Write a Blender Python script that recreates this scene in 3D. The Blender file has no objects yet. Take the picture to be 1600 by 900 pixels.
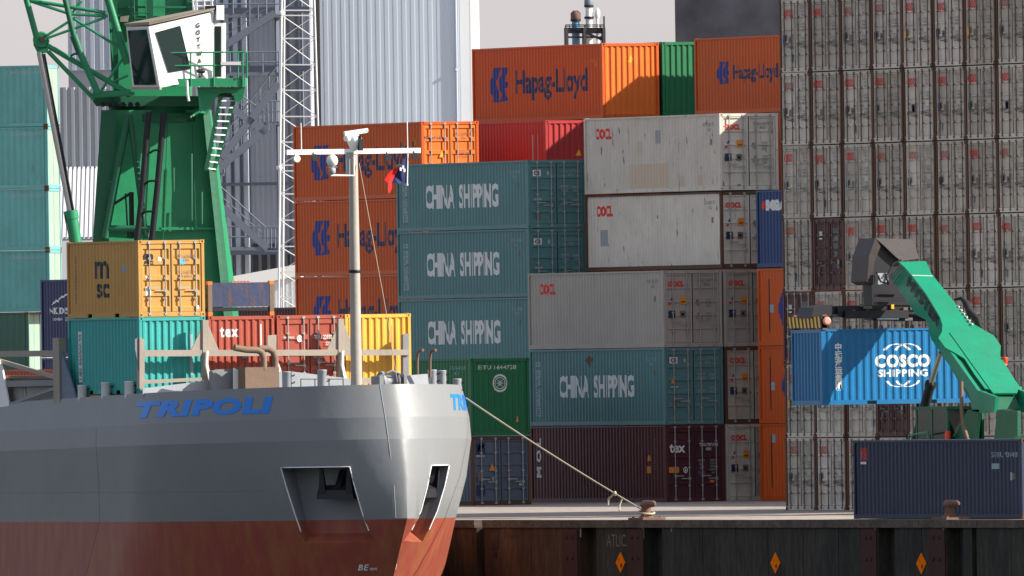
import bpy, bmesh, math, random
from mathutils import Vector, Matrix
random.seed(7)
R = math.radians
scene = bpy.context.scene
COL = scene.collection

# ---------------------------------------------------------------- camera
# world: +X runs inland (square to the quay), -Y runs along the quay towards the right of the picture
F = 36000.0; PHI = R(24.7); EYE = 5.22; BH = 122.0; ROLL = 0.015; D0 = 820.0
cP, sP = math.cos(PHI), math.sin(PHI)
def W(u, v, z):                       # (right, depth, height) as seen from the far bank -> world
    return Vector((u*cP + (v-D0)*sP, -u*sP + (v-D0)*cP, z))
cam_d = bpy.data.cameras.new('camera'); cam = bpy.data.objects.new('camera', cam_d); COL.objects.link(cam)
cam_d.sensor_width = 36.0; cam_d.lens = F/1600*36.0; cam_d.clip_start = 5.0; cam_d.clip_end = 20000.0
pit = math.atan(BH/F)
right0 = Vector((cP, -sP, 0)); fwd0 = Vector((sP, cP, 0))
fwd = fwd0*math.cos(pit) + Vector((0, 0, 1))*math.sin(pit)
up0 = right0.cross(fwd).normalized()
cr = right0*math.cos(ROLL) - up0*math.sin(ROLL); cu = right0*math.sin(ROLL) + up0*math.cos(ROLL)
M = Matrix((cr, cu, -fwd)).transposed().to_4x4(); M.translation = W(0, 0, EYE)
cam.matrix_world = M
scene.camera = cam
# measuring helpers: the point a pixel of the 1600x900 photograph shows on a given real plane
def kray(px, py):
    dx, dy = px-800.0, py-450.0
    b = (dy+ROLL*dx)/(1+ROLL*ROLL); a = dx-ROLL*b
    return a/F, (BH-b)/F
def onX(px, py, X):
    k, m = kray(px, py)
    Y = (X*cP-k*(D0+X*sP))/(sP+k*cP); v = D0+X*sP+Y*cP
    return Vector((X, Y, EYE+m*v))
def onY(px, py, Y):
    k, m = kray(px, py)
    X = (Y*sP+k*(D0+Y*cP))/(cP-k*sP); v = D0+X*sP+Y*cP
    return Vector((X, Y, EYE+m*v))
def onV(px, py, v):
    k, m = kray(px, py); return W(k*v, v, EYE+m*v)

# ---------------------------------------------------------------- light
SUN_REL = R(55); SUN_EL = R(30)
sdir = Vector((math.sin(SUN_REL)*math.cos(SUN_EL), -math.cos(SUN_REL)*math.cos(SUN_EL), math.sin(SUN_EL)))
world = bpy.data.worlds.new('World'); scene.world = world; world.use_nodes = True
wn = world.node_tree; bg = wn.nodes['Background']
sky = wn.nodes.new('ShaderNodeTexSky'); sky.sky_type = 'NISHITA'; sky.sun_disc = False
sky.sun_elevation = SUN_EL; sky.sun_rotation = math.atan2(sdir.x, sdir.y)
sky.altitude = 0; sky.air_density = 1.0; sky.dust_density = 1.0; sky.ozone_density = 1.0
wtc = wn.nodes.new('ShaderNodeTexCoord'); wsx = wn.nodes.new('ShaderNodeSeparateXYZ'); wn.links.new(wtc.outputs['Generated'], wsx.inputs[0])
hz = wn.nodes.new('ShaderNodeMapRange'); hz.inputs['From Min'].default_value = .03; hz.inputs['From Max'].default_value = .20; hz.inputs['To Min'].default_value = .92; hz.inputs['To Max'].default_value = .45
wn.links.new(wsx.outputs['Z'], hz.inputs['Value'])
wmx = wn.nodes.new('ShaderNodeMix'); wmx.data_type = 'RGBA'; wmx.inputs[7].default_value = (3.25, 3.0, 3.1, 1)      # pale harbour haze low in the sky
wno = wn.nodes.new('ShaderNodeTexNoise'); wno.inputs['Scale'].default_value = 45; wno.inputs['Detail'].default_value = 4
wmp = wn.nodes.new('ShaderNodeMapping'); wmp.inputs['Scale'].default_value = (1, 1, 3); wn.links.new(wtc.outputs['Generated'], wmp.inputs[0]); wn.links.new(wmp.outputs[0], wno.inputs['Vector'])
wcr = wn.nodes.new('ShaderNodeMix'); wcr.data_type = 'RGBA'; wcr.inputs[6].default_value = (3.0, 2.78, 2.9, 1); wcr.inputs[7].default_value = (3.7, 3.48, 3.55, 1)
wn.links.new(wno.outputs['Fac'], wcr.inputs[0]); wn.links.new(wcr.outputs[2], wmx.inputs[7])
wn.links.new(hz.outputs[0], wmx.inputs[0]); wn.links.new(sky.outputs[0], wmx.inputs[6])
wn.links.new(wmx.outputs[2], bg.inputs[0]); bg.inputs[1].default_value = 0.112
sd = bpy.data.lights.new('sun', 'SUN'); sun = bpy.data.objects.new('sun', sd); COL.objects.link(sun)
sd.energy = 5.0; sd.angle = R(0.5); sd.color = (1.0, 0.94, 0.84)
sun.rotation_euler = sdir.to_track_quat('Z', 'Y').to_euler()
scene.view_settings.view_transform = 'Standard'; scene.view_settings.look = 'None'
scene.view_settings.gamma = 1.0; scene.view_settings.use_curve_mapping = False
scene.view_settings.exposure = 0.85
scene.cycles.max_bounces = 5

# ---------------------------------------------------------------- materials
def _mat(name):
    m = bpy.data.materials.new(name); m.use_nodes = True
    return m, m.node_tree, m.node_tree.nodes['Principled BSDF']
def N(nt, t, **k):
    n = nt.nodes.new(t)
    for a, b in k.items(): setattr(n, a, b)
    return n
def paint(name, col, rough=.5, dirt=.3, rust=.2, spec=.35, var=.05, rustcol=(.13, .05, .02), metal=0.0, scale=1.0, bump=.25, rthr=.60, spots=0.0, sthr=.66):
    m, nt, bs = _mat(name); L = nt.links
    tc = N(nt, 'ShaderNodeTexCoord'); oi = N(nt, 'ShaderNodeObjectInfo')
    mul = N(nt, 'ShaderNodeMath', operation='MULTIPLY'); mul.inputs[1].default_value = 37.0
    L.new(oi.outputs['Random'], mul.inputs[0])
    add = N(nt, 'ShaderNodeVectorMath', operation='ADD'); L.new(tc.outputs['Object'], add.inputs[0]); L.new(mul.outputs[0], add.inputs[1])
    n1 = N(nt, 'ShaderNodeTexNoise'); n1.inputs['Scale'].default_value = .9*scale; n1.inputs['Detail'].default_value = 7; n1.inputs['Roughness'].default_value = .65
    L.new(add.outputs[0], n1.inputs['Vector'])
    r1 = N(nt, 'ShaderNodeMapRange'); r1.inputs['From Min'].default_value = .35; r1.inputs['From Max'].default_value = .75
    r1.inputs['To Min'].default_value = 0; r1.inputs['To Max'].default_value = dirt; L.new(n1.outputs['Fac'], r1.inputs['Value'])
    mx = N(nt, 'ShaderNodeMix', data_type='RGBA'); mx.inputs[6].default_value = (*col, 1)
    mx.inputs[7].default_value = (col[0]*.45+.03, col[1]*.42+.025, col[2]*.4+.02, 1); L.new(r1.outputs[0], mx.inputs[0])
    mp = N(nt, 'ShaderNodeMapping'); mp.inputs['Scale'].default_value = (5*scale, 5*scale, .55*scale); L.new(add.outputs[0], mp.inputs['Vector'])
    n2 = N(nt, 'ShaderNodeTexNoise'); n2.inputs['Scale'].default_value = 1.6; n2.inputs['Detail'].default_value = 8; n2.inputs['Roughness'].default_value = .7
    L.new(mp.outputs[0], n2.inputs['Vector'])
    r2 = N(nt, 'ShaderNodeMapRange'); r2.inputs['From Min'].default_value = rthr; r2.inputs['From Max'].default_value = rthr+.12
    r2.inputs['To Max'].default_value = min(1, rust*3); L.new(n2.outputs['Fac'], r2.inputs['Value'])
    mx2 = N(nt, 'ShaderNodeMix', data_type='RGBA'); L.new(mx.outputs[2], mx2.inputs[6]); mx2.inputs[7].default_value = (*rustcol, 1)
    L.new(r2.outputs[0], mx2.inputs[0])
    if spots:                        # chips and rust runs where the paint has gone
        mp3 = N(nt, 'ShaderNodeMapping'); mp3.inputs['Scale'].default_value = (4.5, 4.5, 1.5); L.new(add.outputs[0], mp3.inputs['Vector'])
        n4 = N(nt, 'ShaderNodeTexNoise'); n4.inputs['Scale'].default_value = 1.0; n4.inputs['Detail'].default_value = 4; n4.inputs['Roughness'].default_value = .6
        L.new(mp3.outputs[0], n4.inputs['Vector'])
        r4 = N(nt, 'ShaderNodeMapRange'); r4.inputs['From Min'].default_value = sthr; r4.inputs['From Max'].default_value = sthr+.03; r4.inputs['To Max'].default_value = spots
        L.new(n4.outputs['Fac'], r4.inputs['Value'])
        mx4 = N(nt, 'ShaderNodeMix', data_type='RGBA'); L.new(mx2.outputs[2], mx4.inputs[6]); mx4.inputs[7].default_value = (.13, .06, .03, 1); L.new(r4.outputs[0], mx4.inputs[0]); mx2 = mx4
    hv = N(nt, 'ShaderNodeHueSaturation'); rv = N(nt, 'ShaderNodeMapRange')
    rv.inputs['To Min'].default_value = 1-var; rv.inputs['To Max'].default_value = 1+var
    L.new(oi.outputs['Random'], rv.inputs['Value']); L.new(rv.outputs[0], hv.inputs['Value']); L.new(mx2.outputs[2], hv.inputs['Color'])
    L.new(hv.outputs[0], bs.inputs['Base Color'])
    bs.inputs['Roughness'].default_value = rough; bs.inputs['Metallic'].default_value = metal
    bs.inputs['Specular IOR Level'].default_value = spec
    if bump:
        bp = N(nt, 'ShaderNodeBump'); bp.inputs['Strength'].default_value = bump; bp.inputs['Distance'].default_value = .12
        L.new(n1.outputs['Fac'], bp.inputs['Height']); L.new(bp.outputs[0], bs.inputs['Normal'])
    return m
def plain(name, col, rough=.5, metal=0.0, spec=.4):
    return paint(name, col, rough=rough, dirt=.04, rust=0.0, metal=metal, spec=spec, bump=0, var=.02)
def lin(r, g, b):
    f = lambda c: ((c/255+.055)/1.055)**2.4 if c > 10 else c/255/12.92
    return (f(r), f(g), f(b))

m_white = plain('white_lettering', (.72, .72, .70)); m_black = plain('black_lettering', (.02, .02, .025))
m_red = plain('red_lettering', (.72, .025, .015)); m_navy = plain('navy_lettering', (.02, .03, .10))
m_logo = plain('blue_emblem', (.02, .04, .24)); m_yel = plain('yellow_sticker', (.75, .38, .03)); m_ystick = plain('orange_placard', (.70, .25, .03))
m_dkst = plain('dark_blue_sticker', (.015, .03, .07)); m_redf = plain('faded_red_lettering', (.50, .12, .08)); m_greyst = plain('brown_grey_sticker', (.16, .12, .10)); m_cyan = plain('light_blue_sticker', (.10, .42, .65))
m_faint = plain('faded_lettering', (.30, .38, .40)); m_dim = plain('grey_lettering', (.14, .14, .15)); m_patch = plain('tan_patch', (.58, .47, .34))
m_gpatch = plain('grey_patch', (.34, .35, .34))
m_bar = paint('galvanised_bar', (.38, .38, .36), rough=.5, rust=.12, metal=.3, bump=0)
m_dbar = paint('worn_steel_bar', (.12, .11, .10), rough=.6, rust=.25, bump=0)
m_cast = paint('rusty_casting', (.10, .05, .03), rough=.8, rust=.3, bump=0)
m_gasket = plain('black_gasket', (.012, .012, .014), rough=.8)
m_rustframe = paint('rusty_frame_steel', (.12, .058, .032), rough=.8, dirt=.5, rust=.3, rustcol=(.06, .025, .012), var=.2)
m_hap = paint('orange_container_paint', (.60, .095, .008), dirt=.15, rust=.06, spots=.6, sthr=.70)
m_hapl = paint('sunlit_bright_orange_paint', (.78, .17, .02), dirt=.15, rust=.03)  # brighter orange for ends that face the sun, light put into the colour
m_redc = paint('red_container_paint', (.42, .03, .03), dirt=.3, rust=.06)
m_ship = paint('blue_green_container_paint', (.095, .235, .24), dirt=.3, rust=.08, rustcol=(.10, .05, .03), spots=.6, sthr=.70)
m_oo = [paint('pale_grey_container_paint', c, dirt=.65, rust=.22, rthr=.59, rustcol=(.16, .08, .05), rough=.6, var=.10) for c in
        ((.66, .60, .51), (.58, .53, .455), (.70, .64, .56), (.55, .49, .41))]
m_oow = paint('off_white_container_paint', (.68, .62, .53), dirt=.35, rust=.3, rthr=.585, rustcol=(.30, .17, .10), rough=.6, spots=.8, sthr=.655)
m_oog = paint('light_grey_container_paint', (.42, .38, .33), dirt=.3, rust=.05, rough=.6)
m_green = paint('green_container_paint', (.015, .16, .06), dirt=.3, rust=.05)
m_dgreen = paint('old_green_container_paint', (.05, .13, .10), dirt=.4, rust=.1)
m_maroon = paint('maroon_container_paint', (.10, .025, .03), dirt=.3, rust=.05)
m_maroond = paint('dark_maroon_container_paint', (.075, .02, .03), dirt=.3, rust=.04)
m_bluegrey = paint('blue_grey_container_paint', (.10, .13, .17), dirt=.35, rust=.1)
m_sea = paint('royal_blue_container_paint', (.02, .055, .17), dirt=.3, rust=.04)
m_dblue = paint('dark_blue_container_paint', (.017, .030, .065), dirt=.3, rust=.05)
m_nk = paint('navy_container_paint', (.03, .04, .12), dirt=.3, rust=.05)
m_cos = paint('bright_blue_container_paint', (.005, .135, .32), dirt=.2, rust=.03, rough=.35)
m_msc = paint('ochre_container_paint', (.55, .29, .07), dirt=.25, rust=.12)
m_teal = paint('teal_container_paint', (.04, .36, .33), dirt=.25, rust=.06)
m_tealw = paint('weathered_teal_container_paint', (.14, .42, .40), dirt=.45, rust=.14)
m_pale = paint('sunlit_pale_green_paint', (.30, .41, .33), dirt=.45, rust=.2)  # pale ends of the teal stack, sunlight put into the colour
m_rbrick = paint('brick_red_container_paint', (.38, .075, .045), dirt=.3, rust=.08)
m_yellow = paint('yellow_container_paint', (.75, .42, .06), dirt=.2, rust=.08)
m_crane = paint('crane_green_paint', (.018, .24, .105), dirt=.4, rust=.02, rough=.4)
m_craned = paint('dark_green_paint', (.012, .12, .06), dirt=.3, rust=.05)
m_boomg = paint('mint_green_paint', (.006, .25, .14), dirt=.4, rust=.02, rough=.35)
m_whitep = paint('white_paint', (.78, .78, .76), dirt=.1, rust=.02, bump=0)
m_dsteel = paint('dark_steel', (.012, .012, .016), rough=.5, dirt=0, rust=.05, rustcol=(.05, .03, .02), bump=0)
m_chrome = paint('chromed_rod', (.45, .42, .40), rough=.25, metal=.8, dirt=.1, rust=0, bump=0)
m_glass = plain('dark_glass', (.008, .02, .018), rough=.12, spec=.35)
m_rubber = plain('tyre_rubber', (.02, .02, .02), rough=.9)
m_beige = paint('beige_grey_paint', (.34, .29, .24), dirt=.35, rust=.1)
m_grey = paint('deck_grey_paint', (.33, .35, .38), dirt=.3, rust=.05)
m_greyd = paint('dark_deck_grey', (.22, .23, .25), dirt=.4, rust=.1)  # darker grey for gussets, casings and the windlass
m_rustpipe = paint('rusty_pipe_steel', (.20, .13, .09), dirt=.5, rust=.25, rough=.7)
m_rope = paint('rope_fibre', (.50, .42, .30), rough=.9, rust=0, bump=0)
m_orange = plain('orange_sign_paint', (1.0, .20, .0), spec=.0); m_stripe = plain('hazard_yellow', (.65, .42, .05))
m_iron = paint('rusty_iron', (.17, .09, .065), rough=.75, dirt=.5, rust=.3)
m_flagblue = plain('navy_cloth', (.01, .015, .08), rough=.8); m_flagred = plain('red_cloth', (.65, .01, .01), rough=.8)
m_lamp = plain('red_lens', (.7, .05, .01), rough=.3)

# ---------------------------------------------------------------- mesh helpers
class MB:
    def __init__(s): s.v = []; s.f = []; s.sm = []
    def add(s, vs, fs, smooth=False):
        n = len(s.v); s.v += [tuple(p) for p in vs]
        s.f += [tuple(i+n for i in f) for f in fs]; s.sm += [smooth]*len(fs); return s
    def hexa(s, p):                   # 8 points: bottom 4 ccw, top 4 ccw
        return s.add(p, [(3, 2, 1, 0), (4, 5, 6, 7), (0, 1, 5, 4), (1, 2, 6, 5), (2, 3, 7, 6), (3, 0, 4, 7)])
    def box(s, x0, y0, z0, x1, y1, z1):
        return s.hexa([(x0, y0, z0), (x1, y0, z0), (x1, y1, z0), (x0, y1, z0), (x0, y0, z1), (x1, y0, z1), (x1, y1, z1), (x0, y1, z1)])
    def bar(s, p, q, w, h, up=(0, 0, 1)):   # square bar between two points
        p = Vector(p); q = Vector(q); d = (q-p).normalized(); a = d.cross(Vector(up))
        if a.length < 1e-4: a = d.cross(Vector((1, 0, 0)))
        a.normalize(); b = a.cross(d).normalized(); a *= w/2; b *= h/2
        return s.hexa([p-a-b, p+a-b, q+a-b, q-a-b, p-a+b, p+a+b, q+a+b, q-a+b])
    def tube(s, p, q, r, n=10, r2=None, cap=True):
        p = Vector(p); q = Vector(q); d = (q-p).normalized()
        a = d.orthogonal().normalized(); b = d.cross(a); r2 = r if r2 is None else r2
        vs = [p+(a*math.cos(t)+b*math.sin(t))*r for t in [2*math.pi*i/n for i in range(n)]]
        vs += [q+(a*math.cos(t)+b*math.sin(t))*r2 for t in [2*math.pi*i/n for i in range(n)]]
        s.add(vs, [(i, (i+1) % n, n+(i+1) % n, n+i) for i in range(n)], True)
        if cap: s.add(vs, [tuple(range(n-1, -1, -1)), tuple(range(n, 2*n))])
        return s
    def path(s, pts, r, n=10):
        pts = [Vector(p) for p in pts]; rings = []; a = None
        for i, p in enumerate(pts):
            d = (pts[min(i+1, len(pts)-1)]-pts[max(i-1, 0)]).normalized()
            a = d.orthogonal().normalized() if a is None else (a-d*a.dot(d)).normalized()
            b = d.cross(a); rr = r[i] if isinstance(r, (list, tuple)) else r
            rings.append([p+(a*math.cos(t)+b*math.sin(t))*rr for t in [2*math.pi*k/n for k in range(n)]])
        vs = [x for g in rings for x in g]; fs = []
        for i in range(len(pts)-1):
            for k in range(n): fs.append((i*n+k, i*n+(k+1) % n, (i+1)*n+(k+1) % n, (i+1)*n+k))
        s.add(vs, fs, True); m = (len(pts)-1)*n
        s.add(vs, [tuple(range(n-1, -1, -1)), tuple(range(m, m+n))]); return s
    def prism(s, pts, off):
        pts = [Vector(p) for p in pts]; off = Vector(off); n = len(pts)
        return s.add(pts+[p+off for p in pts], [tuple(range(n-1, -1, -1)), tuple(range(n, 2*n))]+[(i, (i+1) % n, n+(i+1) % n, n+i) for i in range(n)])
    def lathe(s, c, prof, n=16, axis=(0, 0, 1)):     # prof: (radius, height) list
        c = Vector(c); ax = Vector(axis).normalized(); a = ax.orthogonal().normalized(); b = ax.cross(a); vs = []
        for r, h in prof:
            for k in range(n):
                t = 2*math.pi*k/n; vs.append(c+ax*h+(a*math.cos(t)+b*math.sin(t))*r)
        fs = [(i*n+k, i*n+(k+1) % n, (i+1)*n+(k+1) % n, (i+1)*n+k) for i in range(len(prof)-1) for k in range(n)]
        s.add(vs, fs, True); m = (len(prof)-1)*n
        s.add(vs, [tuple(range(n-1, -1, -1)), tuple(range(m, m+n))]); return s
    def mesh(s, name):
        me = bpy.data.meshes.new(name); me.from_pydata(s.v, [], s.f)
        me.polygons.foreach_set('use_smooth', s.sm)
        bm = bmesh.new(); bm.from_mesh(me); bmesh.ops.recalc_face_normals(bm, faces=bm.faces); bm.to_mesh(me); bm.free()
        me.materials.append(None); return me
    def build(s, name, mat, parent=None, label=None):
        return place(s.mesh(name), name, mat, parent, label)
def place(me, name, mat, parent=None, label=None):
    o = bpy.data.objects.new(name, me); COL.objects.link(o)
    if not me.materials: me.materials.append(None)
    o.material_slots[0].link = 'OBJECT'; o.material_slots[0].material = mat
    if parent: o.parent = parent; o.matrix_parent_inverse = parent.matrix_basis.inverted() if parent.get('world_parts') else Matrix()
    if label: o['label'] = label
    return o
def thing(name, label, cat, loc=(0, 0, 0), rz=0.0, group=None, world_parts=True):
    o = bpy.data.objects.new(name, None); COL.objects.link(o); o.location = loc; o.rotation_euler = (0, 0, rz)
    o.empty_display_size = .3
    o['label'] = label; o['category'] = cat
    if group: o['group'] = group
    if world_parts:
        o['world_parts'] = True
        o.matrix_basis = Matrix.Translation(Vector(loc)) @ Matrix.Rotation(rz, 4, 'Z')
    return o
def tag(o, label, cat, group=None):
    o['label'] = label; o['category'] = cat
    if group: o['group'] = group
    return o
def struct(name, mb, mat):
    o = mb.build(name, mat); o['kind'] = 'structure'; return o

# lettering: outline text turned into a flat mesh, cut along the folds of the sheet it is painted on
_tc = {}
def text2d(body, bold=0.0, line=1.0, space=1.0, shear=0.0):
    k = (body, bold, line, space, shear)
    if k not in _tc:
        c = bpy.data.curves.new('lettering', 'FONT'); c.body = body; c.offset = bold; c.space_line = line
        c.space_character = space; c.shear = shear; c.align_x = 'CENTER'; c.resolution_u = 3
        o = bpy.data.objects.new('lettering', c); me = bpy.data.meshes.new_from_object(o)
        vs = [(p.co.x, p.co.y) for p in me.vertices]; fs = [tuple(p.vertices) for p in me.polygons]
        x0 = min(p[0] for p in vs); x1 = max(p[0] for p in vs); y0 = min(p[1] for p in vs); y1 = max(p[1] for p in vs)
        _tc[k] = ([((x-x0)/(x1-x0), (y-y0)/(y1-y0)) for x, y in vs], fs)
        bpy.data.objects.remove(o); bpy.data.curves.remove(c); bpy.data.meshes.remove(me)
    return _tc[k]
def shape2d(spec):
    kind = spec[0]
    if kind == 'text': vs, fs = text2d(spec[1], *spec[2:])
    elif kind == 'rtext':
        vs, fs = text2d(spec[1], *spec[2:]); vs = [(1-y, x) for x, y in vs]
    elif kind == 'rect': vs, fs = [(0, 0), (1, 0), (1, 1), (0, 1)], [(0, 1, 2, 3)]
    elif kind == 'poly':
        vs, fs = [], []
        for pg in spec[1]:
            n = len(vs); vs += list(pg); fs.append(tuple(range(n, n+len(pg))))
    return vs, fs
def conform(name, spec, x, z, w, h, cuts, fn, zcuts=()):
    vs, fs = shape2d(spec); bm = bmesh.new()
    bv = [bm.verts.new((x+p[0]*w, z+p[1]*h, 0)) for p in vs]
    for f in fs:
        try: bm.faces.new([bv[i] for i in f])
        except ValueError: pass
    bmesh.ops.triangulate(bm, faces=bm.faces[:])
    for c in cuts:
        if x < c < x+w: bmesh.ops.bisect_plane(bm, geom=bm.verts[:]+bm.edges[:]+bm.faces[:], plane_co=(c, 0, 0), plane_no=(1, 0, 0))
    for c in zcuts:
        if z < c < z+h: bmesh.ops.bisect_plane(bm, geom=bm.verts[:]+bm.edges[:]+bm.faces[:], plane_co=(0, c, 0), plane_no=(0, 1, 0))
    for v in bm.verts: v.co = fn(v.co.x, v.co.y)
    me = bpy.data.meshes.new(name); bm.to_mesh(me); bm.free(); me.materials.append(None); return me

# ---------------------------------------------------------------- containers
CW = 2.438
def corr(y0, y1, per, flat, slope):
    """break points and depths (0 crest .. 1 valley) of one corrugated sheet"""
    n = max(1, round((y1-y0)/per)); p = (y1-y0)/n; k = p/per; out = []
    for i in range(n):
        b = y0+i*p
        out += [(b, 1), (b+slope*k, 0), (b+(slope+flat)*k, 0), (b+(2*slope+flat)*k, 1)]
    out.append((y1, 1)); return out
SIDE = dict(per=.278, flat=.074, slope=.066); END = dict(per=.255, flat=.085, slope=.045)
def pl(cv, t):
    for i in range(len(cv)-1):
        if cv[i][0] <= t <= cv[i+1][0]:
            d = cv[i+1][0]-cv[i][0]
            return cv[i][1] if d < 1e-6 else cv[i][1]+(cv[i+1][1]-cv[i][1])*(t-cv[i][0])/d
    return 0
_g = {}
def geo(L, H, style):
    k = (L, H, style)
    if k in _g: return _g[k]
    g = {}; w = CW; P = .10
    fr = MB()
    for x in (0, w-P):
        fr.box(x, L-.118, .11, x+P, L-.002, H-.11)
    for x in (.004, w-.064):
        fr.box(x, .12, H-.075, x+.06, L-.12, H-.008)
    fork = [(L*.5-1.32, L*.5-.96), (L*.5+.96, L*.5+1.32)] if L < 8 else []
    for x in (.008, w-.058):
        ys = [.12]+[e for f in fork for e in f]+[L-.12]
        for i in range(0, len(ys), 2): fr.box(x, ys[i], .006, x+.05, ys[i+1], .155)
        for a, b in fork: fr.box(x, a, .13, x+.05, b, .155)
    for y in (.004, L-.074):
        fr.box(P, y, H-.125, w-P, y+.07, H-.01); fr.box(P, y, .006, w-P, y+.07, .16)
    if style not in ('wall', 'plain'):
        for x in (P+.07, w-P-.47):                   # recessed slots of the header
            for i in range(4): fr.box(x+i*.11, .0, H-.062, x+i*.11+.06, .005, H-.03)
    for x in (.002, w-.164):
        for z in (0, H-.118): fr.box(x, L-.17, z, x+.162, L+.004, z+.118)
    g['frame'] = fr.mesh('frame'); g['post'] = []
    for x in (0, w-P):
        c = MB(); c.box(x, .002, .11, x+P, .118, H-.11); g['post'].append(c.mesh('corner_post'))
    g['casting'] = []
    for x in (0, w-.162):
        for z in (0, H-.118):
            c = MB(); y0 = -.006; a, b = x-(.006 if x == 0 else -.006), x+.162+(.006 if x else -.006)
            c.box(a, y0, z, a+.05, y0+.178, z+.118); c.box(b-.05, y0, z, b, y0+.178, z+.118)
            c.box(a+.05, y0, z, b-.05, y0+.178, z+.03); c.box(a+.05, y0, z+.09, b-.05, y0+.178, z+.118)
            c.box(a+.05, y0+.06, z+.03, b-.05, y0+.07, z+.09)
            g['casting'].append(c.mesh('corner_casting'))
    # sides
    cs = corr(.12, L-.12, **SIDE); g['cs'] = cs
    def side(sign):
        mb = MB(); vs = []
        for y, d in cs:
            x = .022+.036*d; x = x if sign < 0 else w-x
            vs += [(x, y, .13), (x, y, H-.06)]
        mb.add(vs, [(2*i, 2*i+2, 2*i+3, 2*i+1) for i in range(len(cs)-1)]); return mb.mesh('side_wall')
    g['side'] = side(-1); g['side2'] = side(1)
    ce = corr(P, w-P, **END); g['ce'] = ce
    def end(y0, sgn):
        mb = MB(); vs = []
        for x, d in ce:
            y = y0+sgn*(.02+.045*d); vs += [(x, y, .13), (x, y, H-.10)]
        mb.add(vs, [(2*i, 2*i+2, 2*i+3, 2*i+1) for i in range(len(ce)-1)]); return mb.mesh('end_wall')
    g['far'] = end(L, -1)
    rf = MB(); rf.box(.066, .08, H-.03, w-.066, L-.08, H-.014)
    for i in range(int(L/.5)): rf.box(.15, .2+i*.5, H-.015, w-.15, .4+i*.5, H-.006)
    g['roof'] = rf.mesh('roof')
    if style == 'wall': g['near'] = end(0, 1)
    elif style == 'plain':
        c = MB(); c.box(P, .03, .15, w-P, .06, H-.12); c.box(w/2-.03, .02, .16, w/2+.03, .05, H-.13); g['near'] = c.mesh('end_wall')
    else:
        dw = (w-2*P-.02)/2; z0, z1 = .17, H-.135
        rows, gap = (5, .05) if style == 'flat' else (4, .16) if style == 'rib4' else (5, .13)
        dep = .05 if style == 'flat' else .045
        g['dx'] = [(P+.004, P+dw), (P+.02+dw, w-P-.004)]; g['doors'] = []; g['bars'] = []; g['handles'] = []
        for a, b in g['dx']:
            mb = MB(); yo = .03; m = .07; hh = (z1-z0-gap)/rows
            mb.add([(a, yo, z0), (a+m, yo, z0), (a+m, yo, z1), (a, yo, z1)], [(0, 1, 2, 3)])
            mb.add([(b-m, yo, z0), (b, yo, z0), (b, yo, z1), (b-m, yo, z1)], [(0, 1, 2, 3)])
            for r in range(rows+1):
                zz = z0+r*hh;  mb.add([(a+m, yo, zz), (b-m, yo, zz), (b-m, yo, zz+gap), (a+m, yo, zz+gap)], [(0, 1, 2, 3)])
                if r < rows:
                    u0, u1 = zz+gap, zz+hh; s_ = .012 if style == 'flat' else .03
                    o = [(a+m, yo, u0), (b-m, yo, u0), (b-m, yo, u1), (a+m, yo, u1)]
                    i_ = [(a+m+s_, yo+dep, u0+s_), (b-m-s_, yo+dep, u0+s_), (b-m-s_, yo+dep, u1-s_), (a+m+s_, yo+dep, u1-s_)]
                    mb.add(o+i_, [(4, 5, 6, 7), (0, 1, 5, 4), (1, 2, 6, 5), (2, 3, 7, 6), (3, 0, 4, 7)])
            g['doors'].append(mb.mesh('door'))
            bs, hs = [], []
            for fx in (.27, .80):
                x = a+(b-a)*fx; t = MB(); t.tube((x, .0, .05), (x, .0, H-.04), .022, 6)
                for z in (.09, H-.085): t.box(x-.05, -.02, z-.035, x+.05, .03, z+.035)
                for z in (.62, 1.3, H-.62): t.box(x-.05, -.012, z-.03, x+.05, .03, z+.03)
                bs.append(t.mesh('locking_bar'))
                hd = MB(); zc = .98 if fx < .5 else .88
                hd.box(x-.02, -.03, zc-.02, x+.34 if fx < .5 else x+.02, -.012, zc+.02) if fx < .5 else hd.box(x-.34, -.03, zc-.02, x+.02, -.012, zc+.02)
                hd.box(x-.045, -.035, zc-.06, x+.045, .02, zc+.05); hs.append(hd.mesh('handle'))
            g['bars'].append(bs); g['handles'].append(hs)
        sl = MB(); c = w/2; sl.box(c-.018, .02, z0, c+.018, .05, z1)
        for x in (P-.004, w-P-.006): sl.box(x-.004, .024, z0, x+.020, .05, z1)
        sl.box(P, .024, z1, w-P, .05, z1+.012); sl.box(P, .024, z0-.012, w-P, .05, z0)
        sl.box(P, .10, z0, w-P, .11, z1)
        g['seal'] = sl.mesh('door_seal')
    _g[k] = g; return g
_mk = {}
def markmesh(L, H, style, mk):
    part, spec, x, z, w, h = mk[:6]; k = (L, H, style, repr(mk[:6]))
    if k in _mk: return _mk[k]
    g = geo(L, H, style); nm = 'lettering' if spec[0] == 'text' else ('sticker' if spec[0] == 'rect' else 'emblem')
    if part == 'side':
        cs = g['cs']; fn = lambda s, zz: (.022+.036*pl(cs, L-s)-.004, L-s, zz); cuts = [L-c[0] for c in cs]
    elif part == 'end':
        ce = g['ce']; fn = lambda s, zz: (s, .02+.045*pl(ce, s)-.004, zz); cuts = [c[0] for c in ce]
    else:
        fn = lambda s, zz: (s, .023, zz); cuts = []
    _mk[k] = conform(nm, spec, x, z, w, h, cuts, fn); return _mk[k]
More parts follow.
